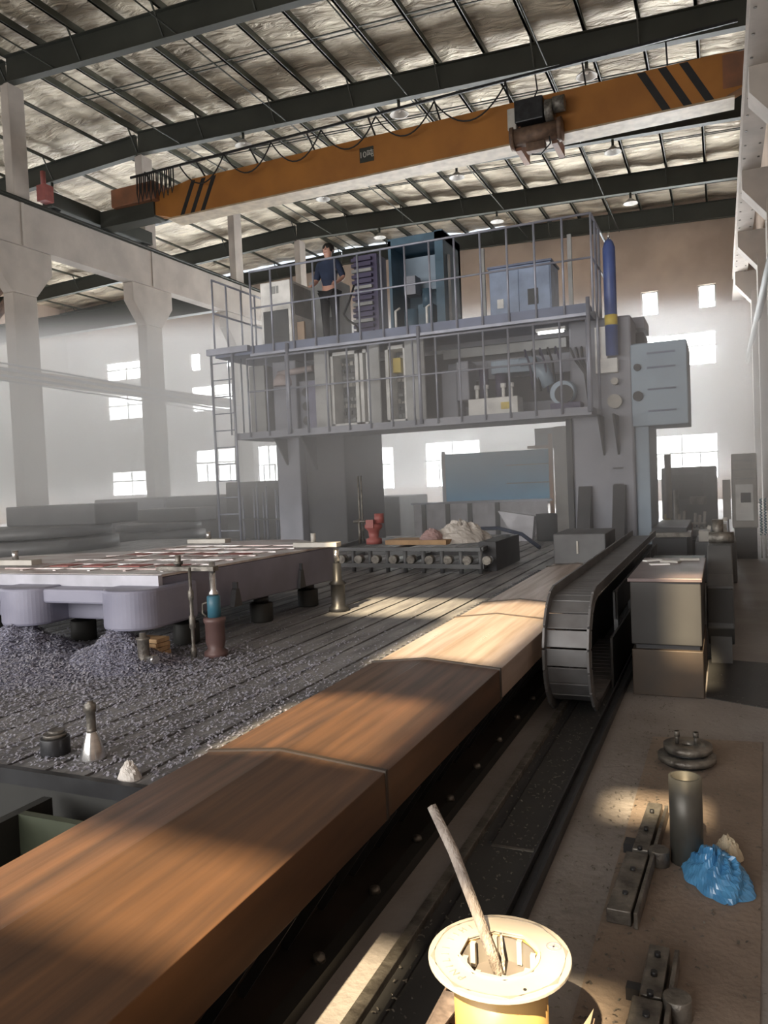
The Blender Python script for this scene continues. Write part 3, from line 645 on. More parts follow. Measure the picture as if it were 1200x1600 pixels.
MB().box(-0.70, -0.69, -1, 10, 0.0, 0.06).box(-0.655, -0.64, -1, 10, 0.0, 0.05).box(-0.69, -0.655, -1, 10, 0.0, 0.03).build('rail', M_dark, t, bevel=0.002)
MB().box(-0.89, -0.70, 2.98, 2.995, 0.018, 0.022).build('plate_seam', M_worn, t)
t = thing('bed_steel_box', 'grey steel box with a latch sitting on the bed before the gantry column', 'box', (-1.47, 8.9, 0.5))
MB().box(-1.755, -1.185, 8.75, 9.6, 0.50, 0.84).build('housing', M_mach, t, bevel=0.012)
MB().box(-1.50, -1.48, 8.735, 8.75, 0.62, 0.76).build('latch', M_lampw, t)

# sheet-steel box pair on the right
t = thing('steel_pedestal', 'tall grey sheet steel box standing on a rusty base box beside the chain', 'steel box', (-0.36, 5.8, 0))
MB().box(-0.585, -0.145, 5.42, 6.5, 0.345, 0.765).build('upper_box', M_boxgrey, t, bevel=0.006)
MB().box(-0.60, -0.135, 5.405, 6.7, 0.765, 0.79).build('top_plate', M_boxtop, t, bevel=0.004)
MB().box(-0.56, -0.16, 5.46, 6.45, 0.31, 0.345).build('gap_frame', M_gdark, t)
MB().box(-0.585, -0.14, 5.42, 6.4, 0.0, 0.31).build('base_box', M_boxrust, t, bevel=0.006)
for i, (x, y, r, c) in enumerate([(-0.45, 6.2, 0.3, M_white), (-0.38, 6.35, -0.4, M_lampw), (-0.52, 6.45, 0.7, M_white), (-0.25, 6.5, 0.1, M_lampw)]):
    tag(MB().box(x - 0.07, x + 0.07, y - 0.03, y + 0.03, 0.79 + 0.001, 0.80 + 0.006 * (i % 2), rz=r).build('tool_tray', c), ['white paper sheet on the left of the pedestal top', 'grey flat bar lying on the pedestal top', 'white folded paper at the rear left of the pedestal top', 'long grey strip at the rear right of the pedestal top'][i], ['paper', 'bar', 'paper', 'strip'][i])
t = thing('chip_conveyor', 'long dark stepped chip conveyor running behind the steel pedestal', 'conveyor', (-0.05, 8, 0))
MB().prism([(6.3, 0.30), (6.3, 0.62), (6.7, 0.66), (7.2, 0.84), (10.5, 0.84), (10.5, 0.2), (7.2, 0.1), (6.6, 0.12)], 'x', -0.13, 0.06).build('body', M_mach, t, bevel=0.01)
MB().box(-0.11, 0.04, 6.45, 7.0, 0.0, 0.28).build('foot', M_mach, t)
MB().box(-0.12, 0.05, 6.26, 6.30, 0.35, 0.60).build('vent_panel', M_boxgrey, t)
MB().cyl((-0.12, 7.3, 0.90), (0.08, 7.3, 0.90), 0.05).build('roller', M_worn, t)
MB().cyl((-0.05, 7.9, 0.84), (-0.05, 7.9, 1.02), 0.05).build('motor', M_worn, t)
MB().box(-0.10, 0.03, 8.3, 8.7, 0.84, 0.95).build('gearbox', M_worn, t)
MB().box(-0.74, -0.20, 7.0, 9.5, 0.40, 0.52).build('cross_tray', M_mach, t)

# floor items
t = thing('floor_plate', 'large thin brown steel plate lying on the right floor', 'plate', (-0.1, 3, 0))
MB().raw([(-0.42, 1.2, 0), (0.01, 1.2, 0), (0.165, 4.62, 0), (-0.395, 4.56, 0), (-0.42, 1.2, 0.006), (0.01, 1.2, 0.006), (0.165, 4.62, 0.006), (-0.395, 4.56, 0.006)],
         [(3, 2, 1, 0), (4, 5, 6, 7), (0, 1, 5, 4), (1, 2, 6, 5), (2, 3, 7, 6), (3, 0, 4, 7)]).build('plate', M_plate, t)
tag(MB().raw([(-0.13, 5.45, 0), (0.9, 5.0, 0), (0.9, 6.4, 0), (-0.13, 6.6, 0), (-0.13, 5.45, 0.005), (0.9, 5.0, 0.005), (0.9, 6.4, 0.005), (-0.13, 6.6, 0.005)],
         [(3, 2, 1, 0), (4, 5, 6, 7), (0, 1, 5, 4), (1, 2, 6, 5), (2, 3, 7, 6), (3, 0, 4, 7)]).build('floor_sheet', M_boxgrey), 'dark sheet metal plate on the floor right of the pedestal', 'plate')
def ring(z0, z1, ro, ri, c, tilt=0.0):
    return MB().lathe([(ri, z0), (ro, z0), (ro, z1), (ri, z1)], c, 36, closed=True)
fc = (-0.20, 4.18, 0.008)
t = thing('flange_ring', 'lower worn steel flange ring of the pair on the brown plate', 'flange', fc, 'flange rings')
ring(0.02, 0.045, 0.140, 0.03, fc).build('ring', M_worn, t)
MB().lathe([(0.11, 0.0), (0.12, 0.02)], fc, 30).build('hub', M_black, t)
t = thing('flange_ring', 'upper steel flange ring with two upright bolts on the lower ring', 'flange', (-0.20, 4.22, 0.055), 'flange rings')
ring(0.048, 0.062, 0.10, 0.03, (-0.195, 4.20, 0.008)).build('spacer', M_dark, t)
ring(0.064, 0.092, 0.118, 0.03, (-0.195, 4.20, 0.008)).build('ring', M_worn, t)
for x in (-0.245, -0.155):
    MB().cyl((x, 4.20, 0.098), (x, 4.20, 0.165), 0.010).cyl((x, 4.20, 0.138), (x, 4.20, 0.165), 0.016, n=6).build('bolt', M_worn, t)
t = thing('pipe_section', 'short dark steel pipe standing upright on the brown plate', 'pipe', (-0.16, 3.16, 0))
MB().lathe([(0.048, 0.006), (0.060, 0.006), (0.060, 0.335), (0.048, 0.335)], (-0.158, 3.12, 0), 32, closed=True).build('pipe_wall', mat('pipe_grey_green', (0.115, 0.118, 0.105), 0.45, 0.4, (0.08, 0.075, 0.065), 5), t)
# clamping fixtures
def fixture(name, label, loc, rz, ln, group):
    t = thing(name, label, 'fixture', loc, group)
    MB().box(-0.045, 0.035, 0, ln * 0.46, 0.0, 0.05).build('lower_block', M_worn, t, bevel=0.004, local=True)
    MB().box(-0.03, 0.03, ln * 0.50, ln, 0.0, 0.045).build('upper_block', M_worn, t, bevel=0.004, local=True)
    MB().box(0.045, 0.058, -0.01, ln * 0.96, 0.0, 0.055).build('guide_bar', M_worn, t, bevel=0.002, local=True)
    MB().cyl((0.07, ln * 0.50, 0.0), (0.07, ln * 0.50, 0.06), 0.038, n=24).build('pivot', M_worn, t, bevel=0.003, local=True)
    for k in range(5): MB().cyl((0.0, ln * (0.12 + 0.19 * k), 0.045), (0.0, ln * (0.12 + 0.19 * k), 0.058), 0.010, n=6).build('screw', M_dark, t, local=True)
    MB().box(-0.05, -0.035, ln * 0.2, ln * 0.3, 0, 0.03).build('stop', M_dark, t, local=True)
    MB().box(-0.07, -0.03, ln * 0.55, ln * 0.62, 0, 0.035).build('stop', M_dark, t, local=True)
    t.rotation_euler = (0, 0, rz); return t
fixture('clamping_fixture', 'long dusty steel clamping fixture on the floor left of the upright pipe', (-0.345, 2.60, 0.006), -0.045, 0.93, 'clamping fixtures')
fixture('clamping_fixture', 'reddish clamping fixture on the floor at the bottom right corner', (-0.225, 1.95, 0.006), -0.03, 0.50, 'clamping fixtures')

# crumpled bag and rag
tag(crumple((-0.055, 3.02, 0.006), 0.115, 0.175, 0.085, 3, 60, 0.8).build('plastic_bag', M_bag), 'crumpled blue plastic bag on the floor beside the upright pipe', 'bag')
tag(crumple((-0.015, 3.22, 0.006), 0.055, 0.075, 0.06, 9).build('rag', M_rag), 'crumpled cream rag behind the blue plastic bag', 'rag')

# ------------------------------------------------------------------ wire spool in the foreground
sx, sy, sz = -0.500, 1.705, 0.40
t = thing('wire_spool', 'big cream plastic spool with yellow winding and eight sided hole in the foreground', 'spool', (sx, sy, 0))
def oct_ring(ro, ri, z0, z1, no=48):
    outer = [(ro * math.cos(2 * PI * k / no), ro * math.sin(2 * PI * k / no)) for k in range(no)]
    inner = []
    for k in range(no):
        a = 2 * PI * k / no; m_ = (a + PI / 8) % (PI / 4) - PI / 8; r = ri / math.cos(m_)
        inner.append((r * math.cos(a), r * math.sin(a)))
    vs = [(sx + x, sy + y, z) for z in (z0, z1) for ring_ in (outer, inner) for x, y in ring_]; n = no; fs = []
    for k in range(n):
        j = (k + 1) % n
        fs += [(k, j, n + j, n + k), (2 * n + k, 2 * n + j, 3 * n + j, 3 * n + k), (k, j, 2 * n + j, 2 * n + k), (n + k, n + j, 3 * n + j, 3 * n + k)]
    return MB().raw(vs, fs)
oct_ring(0.164, 0.088, sz - 0.010, sz).build('top_flange', M_spool, t, bevel=0.002)
oct_ring(0.094, 0.084, sz, sz + 0.004).build('hole_rim', M_spool, t)
oct_ring(0.150, 0.147, sz, sz + 0.0015).build('flange_line', M_emboss, t)
MB().lathe([(0.082, 0.02), (0.088, 0.02), (0.088, sz - 0.01), (0.082, sz - 0.01)], (sx, sy, 0), 40, closed=True).build('core_tube', mat('core_dark', (0.20, 0.18, 0.16), 0.6), t)
for k in range(8):
    a = PI / 8 + k * PI / 4
    MB().box(sx + 0.078 * math.cos(a) - 0.006, sx + 0.078 * math.cos(a) + 0.006, sy + 0.078 * math.sin(a) - 0.006, sy + 0.078 * math.sin(a) + 0.006, sz - 0.06, sz - 0.004).build('rib', M_spool, t)
MB().cyl((sx, sy, sz - 0.075), (sx, sy, sz - 0.065), 0.081, n=40).build('hub_disc', mat('hub_disc', (0.27, 0.24, 0.22), 0.5), t)
MB().cyl((sx + 0.012, sy, sz - 0.065), (sx + 0.012, sy, sz - 0.0635), 0.018, n=18).build('centre_hole', M_pit, t)
MB().lathe([(0.089, 0.03), (0.108, 0.03), (0.108, sz - 0.012), (0.089, sz - 0.012)], (sx, sy, 0), 48, closed=True).build('winding', M_barrel, t)
MB().lathe([(0.085, 0.008), (0.164, 0.008), (0.164, 0.018), (0.085, 0.018)], (sx, sy, 0), 48, closed=True).build('bottom_flange', M_spool, t)
word = 'PNILII'
for k, ch in enumerate(word):
    a = math.radians(-116 - k * 11)
    text('letter', ch, 0.026, M_emboss, t, Matrix.Translation((sx + 0.124 * math.cos(a), sy + 0.124 * math.sin(a), sz + 0.0005)) @ Matrix.Rotation(a - PI / 2, 4, 'Z'), 0.0006)
for k, ch in enumerate('IIHI'):
    a = math.radians(172 - k * 11)
    text('letter', ch, 0.024, M_emboss, t, Matrix.Translation((sx + 0.124 * math.cos(a), sy + 0.124 * math.sin(a), sz + 0.0005)) @ Matrix.Rotation(a - PI / 2, 4, 'Z'), 0.0006)
MB().lathe([(0.015, 0), (0.018, 0), (0.018, 0.001), (0.015, 0.001)], (sx + 0.112, sy + 0.068, sz), 22, closed=True).box(sx + 0.102, sx + 0.122, sy + 0.066, sy + 0.070, sz, sz + 0.001).box(sx + 0.110, sx + 0.114, sy + 0.056, sy + 0.080, sz, sz + 0.001).build('round_mark', mat('mark_lilac', (0.42, 0.38, 0.46), 0.5), t)
MB().cyl((sx + 0.085, sy - 0.105, sz), (sx + 0.085, sy - 0.105, sz + 0.001), 0.004, n=12).build('pin_hole', M_pit, t)
t = thing('wooden_stick', 'weathered wooden stick leaning out of the spool hole', 'stick', (-0.54, 1.78, 0.34))
mb = MB().tube([(-0.505, 1.72, 0.337), (-0.57, 1.775, 0.44), (-0.645, 1.83, 0.56), (-0.72, 1.885, 0.645)], [0.014, 0.015, 0.0155, 0.014], 6)
mb.build('shaft', M_stick, t)
t = thing('thin_rod', 'thin grey rod standing in the spool hole beside the stick', 'rod', (-0.5, 1.72, 0.336))
MB().bar((-0.497, 1.728, 0.338), (-0.515, 1.775, 0.408), 0.006).build('rod', M_worn, t)
# open cardboard box round the foot of the spool
t = thing('cardboard_box', 'open speckled cardboard box round the foot of the cream spool', 'box', (-0.51, 1.70, 0))
MB().box(-0.705, -0.700, 1.49, 1.90, 0.0, 0.16).build('side_wall', M_card, t)
MB().box(-0.325, -0.320, 1.49, 1.90, 0.0, 0.16).build('side_wall', M_card, t)
MB().box(-0.700, -0.325, 1.895, 1.90, 0.0, 0.08).build('end_wall', M_card, t)
def flap(q, m_):
    v = [Vector(p_) for p_ in q]; lo = [p_ - Vector((0, 0, 0.005)) for p_ in v]
    MB().raw(v + lo, [(0, 1, 2, 3), (7, 6, 5, 4), (0, 1, 5, 4), (1, 2, 6, 5), (2, 3, 7, 6), (3, 0, 4, 7)]).build('flap', m_, t)
flap([(-0.702, 1.49, 0.165), (-0.702, 1.87, 0.165), (-0.645, 1.88, 0.155), (-0.672, 1.49, 0.20)], mat('speckled_card', (0.42, 0.33, 0.29), 0.8, 0, (0.24, 0.19, 0.17), 45))
flap([(-0.322, 1.49, 0.165), (-0.322, 1.90, 0.185), (-0.375, 1.80, 0.13), (-0.36, 1.49, 0.12)], M_rag)

# ------------------------------------------------------------------ gantry milling machine
GY = 11.0
t = thing('gantry_machine', 'huge grey gantry milling machine with two railed decks spanning the iron table', 'gantry machine', (-4.3, 11.5, 0.45))
G = t
# columns
MB().box(-1.98, -1.12, 11.5, 13.2, 0.46, 3.70).build('right_column', M_gantry, t, bevel=0.03)
MB().box(-1.12, -0.93, 11.6, 13.0, 0.46, 3.3).build('column_side_rail', M_slide, t, bevel=0.01)
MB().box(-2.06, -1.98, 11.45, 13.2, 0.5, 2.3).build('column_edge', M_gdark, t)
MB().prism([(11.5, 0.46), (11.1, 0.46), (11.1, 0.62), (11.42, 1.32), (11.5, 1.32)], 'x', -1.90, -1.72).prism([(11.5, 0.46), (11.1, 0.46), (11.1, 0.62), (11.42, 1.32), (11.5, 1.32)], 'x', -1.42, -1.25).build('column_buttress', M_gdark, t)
for z in (1.1, 1.32, 1.55): MB().box(-1.42, -1.28, 11.485, 11.5, z, z + 0.02).build('slot', M_gdark, t)
MB().box(-6.90, -6.45, 11.4, 13.2, 0.46, 3.6).build('left_column', M_gantry, t, bevel=0.02)
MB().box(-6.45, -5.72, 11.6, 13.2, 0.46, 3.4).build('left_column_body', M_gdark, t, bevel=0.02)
# bracket under deck at right
for x in (-1.55, -1.35):
    MB().prism([(11.0, 2.3), (11.5, 2.3), (11.5, 1.75)], 'x', x, x + 0.03).build('deck_bracket', M_gdark, t)
for x in (-6.7, -6.2):
    MB().prism([(11.0, 2.3), (11.5, 2.3), (11.5, 1.75)], 'x', x, x + 0.03).build('deck_bracket', M_gdark, t)
# crossbeam
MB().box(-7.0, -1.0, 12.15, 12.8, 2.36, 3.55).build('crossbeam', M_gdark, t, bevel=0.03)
MB().box(-4.0, -1.75, 12.02, 12.15, 3.05, 3.35).box(-4.0, -1.75, 12.02, 12.15, 2.45, 2.65).build('beam_guideway', M_gantry, t, bevel=0.01)
MB().box(-7.0, -1.0, 12.2, 13.0, 3.62, 3.78).build('upper_deck_beam', M_gantry, t)
# slide box right
SB = MB().box(-1.14, -0.40, 11.5, 12.6, 2.13, 3.28).build('slide_box', M_slide, t, bevel=0.015)
for z in (2.32, 2.62, 2.92, 3.12): MB().box(-0.92, -0.55, 11.488, 11.5, z, z + 0.025).build('louvre', M_deck, SB)
MB().cyl((-1.05, 11.46, 2.95), (-1.05, 11.5, 2.95), 0.05).build('port', M_gdark, SB)
MB().cyl((-1.05, 11.46, 2.55), (-1.05, 11.5, 2.55), 0.07).build('port', M_gdark, SB)
MB().box(-1.60, -1.30, 11.35, 11.5, 2.9, 3.1).build('junction_box', M_white, t, bevel=0.006)
MB().box(-1.60, -1.44, 11.38, 11.5, 3.1, 3.55).build('white_cover', M_white, t)
MB().cyl((-1.35, 11.36, 2.78), (-1.35, 11.5, 2.78), 0.05).cyl((-1.36, 11.38, 2.5), (-1.36, 11.5, 2.5), 0.10).build('gauge', M_lampw, t)
# decks
MB().box(-7.75, -1.62, 11.0, 12.9, 3.70, 3.83).box(-7.75, -7.05, 12.9, 13.4, 3.74, 3.83).build('upper_deck', M_deck, t)
MB().box(-7.05, -1.60, 10.98, 11.0, 3.66, 3.70).build('deck_edge', M_rail, t)
MB().box(-7.4, -1.62, 11.0, 12.1, 2.31, 2.42).build('lower_deck', M_gantry, t)
def railing(x0, x1, n, z0, zt, zm, y=GY - 0.02, r=0.016):
    tr = MB().cyl((x0, y, zt), (x1, y, zt), r * 1.1, n=8).build('top_rail', M_rail, G)
    for k in range(n):
        x = x0 + (x1 - x0) * k / (n - 1)
        MB().cyl((x, y, z0), (x, y, zt), r, n=8).build('railing_post', M_rail, tr)
    MB().cyl((x0, y, zm), (x1, y, zm), r * 0.9, n=8).build('mid_rail', M_rail, G)
railing(-6.99, -1.55, 15, 3.70, 5.02, 4.43)
railing(-7.12, -1.65, 16, 2.34, 3.62, 3.08)
for x in (-7.75,):
    for y in (11.0, 11.4, 11.85, 12.3, 12.8): MB().cyl((x, y, 3.8), (x, y, 5.0), 0.016, n=8).build('railing_post', M_rail, t)
    MB().cyl((x, 11.0, 5.0), (x, 12.9, 5.0), 0.018, n=8).build('top_rail', M_rail, t)
    MB().cyl((x, 11.0, 4.45), (x, 12.9, 4.45), 0.018, n=8).build('mid_rail', M_rail, t)
for y in (11.35, 11.7): MB().cyl((-1.55, y, 2.3), (-1.55, y, 5.0), 0.02, n=8).build('railing_post', M_rail, t)
MB().cyl((-1.55, 11, 5.02), (-1.55, 12.6, 5.02), 0.018, n=8).cyl((-1.55, 11, 4.43), (-1.55, 12.6, 4.43), 0.016, n=8).build('top_rail', M_rail, t)
MB().cyl((-4.1, 10.97, 2.35), (-4.1, 10.97, 3.8), 0.028, n=8).build('deck_stay', M_rail, t)
MB().cyl((-6.35, 10.97, 2.35), (-6.35, 10.97, 3.8), 0.028, n=8).build('deck_stay', M_rail, t)
MB().cyl((-1.62, 10.97, 2.35), (-1.62, 10.97, 3.9), 0.028, n=8).build('deck_stay', M_rail, t)
# ladder tower left
for x in (-7.80, -7.38):
    MB().cyl((x, 10.95, 0.6), (x, 10.95, 3.85), 0.022, n=8).build('ladder_stile', M_rail, t)
for k in range(11): MB().cyl((-7.80, 10.95, 0.8 + 0.28 * k), (-7.38, 10.95, 0.8 + 0.28 * k), 0.012, n=6).build('ladder_rung', M_rail, t)
MB().box(-7.86, -7.05, 10.9, 11.0, 3.74, 3.84).build('ladder_landing', M_rail, t)
for k in range(3): MB().cyl((-7.7 + 0.25 * k, 11.3, 2.42), (-7.7 + 0.25 * k, 11.3, 3.74), 0.014, n=6).build('landing_post', M_rail, t)
# fluorescent lamp under upper deck
t2 = thing('fluorescent_lamp', 'lit white tube lamp under the right end of the upper deck', 'lamp', (-2.3, 11.5, 3.6))
MB().box(-2.45, -2.02, 11.45, 11.55, 3.60, 3.64).build('lamp_housing', M_white, t2)
MB().cyl((-2.42, 11.5, 3.58), (-2.05, 11.5, 3.58), 0.018).build('lamp_tube', M_tube, t2)
# crossbeam clutter (parts of the machine's saddle)
OT = MB().box(-3.45, -2.70, 11.25, 11.6, 2.42, 2.68).build('oil_tank', M_white, t, bevel=0.01)
MB().box(-2.95, -2.82, 11.24, 11.25, 2.50, 2.60).build('tank_label', M_yellow, OT)
for x in (-3.32, -3.18, -2.92, -2.80): MB().cyl((x, 11.3, 2.68), (x, 11.3, 2.82), 0.025).cyl((x, 11.3, 2.82), (x, 11.3, 2.88), 0.04).build('pump_cap', M_white, OT)
MB().cyl((-3.25, 11.45, 2.68), (-3.25, 11.45, 3.15), 0.07).cyl((-3.0, 11.5, 2.68), (-3.0, 11.5, 3.05), 0.09).build('hydraulic_pump', M_purple, t)
MB().box(-3.15, -2.45, 11.5, 11.9, 3.05, 3.25).cyl((-2.7, 11.45, 3.18), (-2.45, 11.45, 3.2), 0.06).build('manifold', M_slide, t, bevel=0.01)
MB().cyl((-2.40, 11.3, 3.12), (-2.25, 11.35, 2.80), 0.12, 0.10, n=18).build('feed_motor', M_slide, t)
MB().cyl((-2.05, 11.2, 2.66), (-2.05, 11.6, 2.70), 0.17, n=22).build('spindle_motor', M_slide, t)
MB().cyl((-2.02, 11.17, 2.64), (-2.02, 11.2, 2.64), 0.13, n=22).build('motor_bore', M_gdark, t)
MB().box(-2.22, -1.80, 11.2, 11.7, 2.42, 2.52).build('motor_base', M_purple, t)
for k in range(5):
    x = -2.6 + 0.11 * k
    MB().tube([(x, 11.4, 3.25), (x + 0.03, 11.25, 3.32), (x + 0.10, 11.22, 3.1), (x + 0.12, 11.3, 2.75 - 0.03 * k)], 0.016, 6).build('hose', M_black if k % 2 else M_purple, t)
for k in range(3):
    MB().tube([(-1.95 + 0.08 * k, 11.4, 3.3), (-1.85 + 0.05 * k, 11.2, 3.1), (-1.72 + 0.02 * k, 11.2, 2.9), (-1.7, 11.3, 2.55)], 0.02, 6).build('hose', M_gdark, t)
MB().box(-3.98, -3.72, 11.6, 12.0, 2.42, 3.2).box(-3.70, -3.5, 11.5, 11.9, 2.7, 3.3).build('head_block', M_gantry, t, bevel=0.02)
MB().box(-4.05, -2.1, 11.95, 12.0, 3.42, 3.56).build('cable_duct', M_cgrey, t)
# left end gear: drive plate with bores, hood
MB().box(-6.50, -6.02, 11.5, 11.6, 2.42, 3.25).build('drive_plate', M_gantry, t, bevel=0.01)
for z in (2.58, 2.82, 3.05): MB().cyl((-6.30, 11.44, z), (-6.30, 11.5, z), 0.075, n=18).build('plate_bore', M_gdark, t)
MB().box(-6.24, -6.05, 11.42, 11.5, 2.45, 3.22).build('violet_plate', mat('violet_grey', (0.28, 0.28, 0.42), 0.5), t)
MB().cyl((-6.75, 11.35, 3.38), (-6.1, 11.35, 3.42), 0.05, n=10).lathe([(0.17, 0), (0.16, 0.1), (0.10, 0.2), (0.0, 0.24)], (-6.7, 11.4, 3.18), 18).build('hood', mat('pinkish_hood', (0.55, 0.46, 0.45), 0.5), t)
MB().box(-7.3, -7.0, 11.3, 11.6, 2.42, 3.55).build('end_cabinet', M_cgrey, t, bevel=0.01)

# control cabinets on lower deck
def cabinet(label, x0, x1, door_side, doorlen, yb=None, grp='open control cabinets', inner=None):
    t = thing('control_cabinet', label, 'cabinet', ((x0 + x1) / 2, 11.6, 2.42), grp)
    z0, z1, y0, y1 = 2.42, 3.62, 11.3, 11.7; w = 0.055
    MB().box(x0, x0 + w, y0, y1, z0, z1).box(x1 - w, x1, y0, y1, z0, z1).box(x0, x1, y0, y1, z0, z0 + w).box(x0, x1, y0, y1, z1 - w, z1).box(x0, x1, y1 - 0.02, y1, z0, z1).build('cabinet_frame', M_white, t)
    MB().box(x0 + w, x1 - w, y1 - 0.05, y1 - 0.021, z0 + w, z1 - w).build('mounting_plate', M_cin, t)
    rnd = random.Random(int(x0 * 100))
    for k in range(9):
        z = z0 + 0.1 + k * 0.115
        mm = MB(); x = x0 + 0.07
        while x < x1 - 0.08:
            ww = rnd.uniform(0.02, 0.06); mm.box(x, min(x + ww, x1 - 0.06), y1 - 0.05 - rnd.uniform(0.02, 0.06), y1 - 0.05, z, z + rnd.uniform(0.03, 0.08)); x += ww + 0.012
        mm.build('circuit_row', [M_cgrey, M_mach, M_lampw][k % 3], t)
    if inner: MB().box(x0 + 0.07, x0 + 0.2, y0 + 0.15, y1 - 0.1, 3.22, 3.45).build('yellow_unit', M_yellow, t)
    for sd in door_side:
        hx = x0 if sd < 0 else x1
        MB().box(min(hx, hx + doorlen * sd), max(hx, hx + doorlen * sd), y0 - 0.045, y0 - 0.02, z0 + 0.01, z1 + 0.05, rz=-0.35 * sd, pivot=(hx, y0 - 0.02)).build('door', M_doorgrey, t)
    return t
cabinet('white control cabinet with door open to the left on the lower deck', -5.76, -5.26, (-1,), 0.24)
cabinet('narrow white control cabinet packed with terminals, left of a grey door', -5.23, -5.06, (1,), 0.24)
cabinet('white control cabinet holding a yellow unit, on the lower deck', -4.79, -4.43, (1,), 0.38, inner=True)

# things on the upper deck
DZ = 3.83
t = thing('cooling_unit', 'white cooling unit with dark screen at the left of the upper deck', 'cabinet', (-6.6, 11.6, DZ))
MB().box(-7.0, -6.43, 11.3, 12.1, DZ, 4.90).build('housing', M_white, t, bevel=0.012)
MB().box(-6.95, -6.48, 11.285, 11.3, DZ + 0.06, 4.42).build('intake_grille', M_cin, t)
MB().box(-6.429, -6.42, 11.4, 12.0, 4.35, 4.85).build('side_panel', M_cgrey, t)
MB().box(-6.77, -6.71, 11.29, 11.3, 4.70, 4.82).box(-6.69, -6.65, 11.29, 11.3, 4.70, 4.82).build('badge_mark', M_cgrey, t)
t = thing('tool_cabinet', 'grey tool cabinet beside the white cooling unit', 'cabinet', (-6.1, 12.1, DZ))
MB().box(-6.45, -5.95, 12.0, 12.6, DZ, 5.0).build('body', M_cgrey, t, bevel=0.01)
MB().box(-6.20, -6.0, 11.97, 12.0, DZ, 4.35).build('open_bay', M_cin, t)
t = thing('wooden_crate', 'narrow tan wooden board standing between the cooling unit and the person', 'board', (-6.35, 11.5, DZ))
MB().box(-6.41, -6.28, 11.45, 11.5, DZ, 4.22).build('board', mat('tan_board', (0.55, 0.40, 0.28), 0.7), t)
t = thing('component_rack', 'tall dark violet rack of coiled parts behind the railing', 'rack', (-5.2, 12, DZ))
MB().box(-5.58, -5.16, 12.0, 12.4, DZ, 5.30).build('rack_body', M_purple, t)
for k in range(15): MB().box(-5.60, -5.24, 11.93, 12.0, DZ + 0.08 + k * 0.092, DZ + 0.13 + k * 0.092).build('fin', M_purple if k % 3 else M_cgrey, t)
t = thing('teal_cabinet', 'dark teal open cabinet with machinery inside on the upper deck', 'cabinet', (-4.4, 12.2, DZ))
MB().box(-4.95, -4.90, 12.0, 12.9, DZ, 5.45).box(-4.14, -4.0, 12.0, 12.9, DZ, 5.5).box(-4.95, -4.0, 12.8, 12.9, DZ, 5.45).box(-4.95, -4.0, 12.0, 12.9, 5.35, 5.48).build('cabinet_shell', M_tealdark, t)
MB().box(-4.9, -4.14, 12.6, 12.8, DZ + 0.9, 5.3).build('back_panel', M_slide, t)
MB().cyl((-4.65, 12.2, DZ), (-4.65, 12.2, DZ + 0.5), 0.13).box(-4.5, -4.25, 12.1, 12.5, DZ, DZ + 0.55).cyl((-4.35, 12.15, DZ + 0.5), (-4.35, 12.15, DZ + 0.8), 0.08).build('motor_set', M_tealdark, t)
MB().box(-4.75, -4.55, 12.15, 12.4, DZ + 0.75, DZ + 1.05).build('grey_case', M_gantry, t)
for x in (-4.82, -4.28): MB().tube([(x, 11.9, DZ), (x, 11.9, DZ + 0.45), (x + 0.06, 11.95, DZ + 0.5)], 0.022).build('white_pipe', M_white, t)
t = thing('hose_reel', 'bent black hose on a stand right of the worker', 'hose', (-5.6, 11.7, DZ))
MB().tube([(-5.45, 11.7, 4.75), (-5.55, 11.7, 4.5), (-5.66, 11.7, 4.3), (-5.6, 11.72, 4.2), (-5.48, 11.72, 4.12), (-5.42, 11.7, 4.05), (-5.42, 11.7, DZ)], 0.018).build('hose', M_black, t)
t = thing('blue_cabinet', 'pale blue two door electrical cabinet on the right of the upper deck', 'cabinet', (-2.8, 12.2, DZ))
MB().box(-3.26, -2.30, 12.0, 12.6, DZ, 4.74).build('body', M_bluecab, t, bevel=0.01)
D1 = MB().box(-3.24, -2.80, 11.985, 12.0, DZ + 0.05, 4.68).build('door', M_bluecab, t, bevel=0.004)
D2 = MB().box(-2.77, -2.32, 11.985, 12.0, DZ + 0.05, 4.68).build('door', M_bluecab, t, bevel=0.004)
MB().box(-3.14, -3.04, 11.975, 11.985, 4.12, 4.26).build('label_plate', M_white, D1)
MB().box(-2.66, -2.50, 11.975, 11.985, 4.12, 4.36).build('display', M_cin, D2)
MB().box(-3.28, -2.28, 11.96, 12.6, 4.74, 4.77).build('roof', M_deck, t)
for x, lab in ((-4.0, 'left of the pale blue cabinet'), (-3.42, 'just left of the pale blue cabinet'), (-2.05, 'right of the pale blue cabinet')):
    tag(MB().box(x - 0.03, x + 0.03, 12.2, 12.26, DZ, 5.15).build('pillar', M_cgrey), 'thin grey upright pillar on the upper deck ' + lab, 'pillar', 'uprights on the upper deck')
t = thing('gas_bottle', 'tall blue gas bottle with yellow band beside the right end of the decks', 'gas bottle', (-1.37, 11.35, 3.1))
MB().lathe([(0.0, 0.0), (0.085, 0.01), (0.085, 1.48), (0.06, 1.56), (0.03, 1.60)], (-1.36, 11.30, 3.12), 24).build('bottle', M_cyl, t)
MB().lathe([(0.087, 0.42), (0.087, 0.56)], (-1.36, 11.30, 3.12), 24).build('band', M_yellow, t)
MB().cyl((-1.36, 11.3, 4.72), (-1.36, 11.3, 4.82), 0.018).build('valve', M_chrome, t)

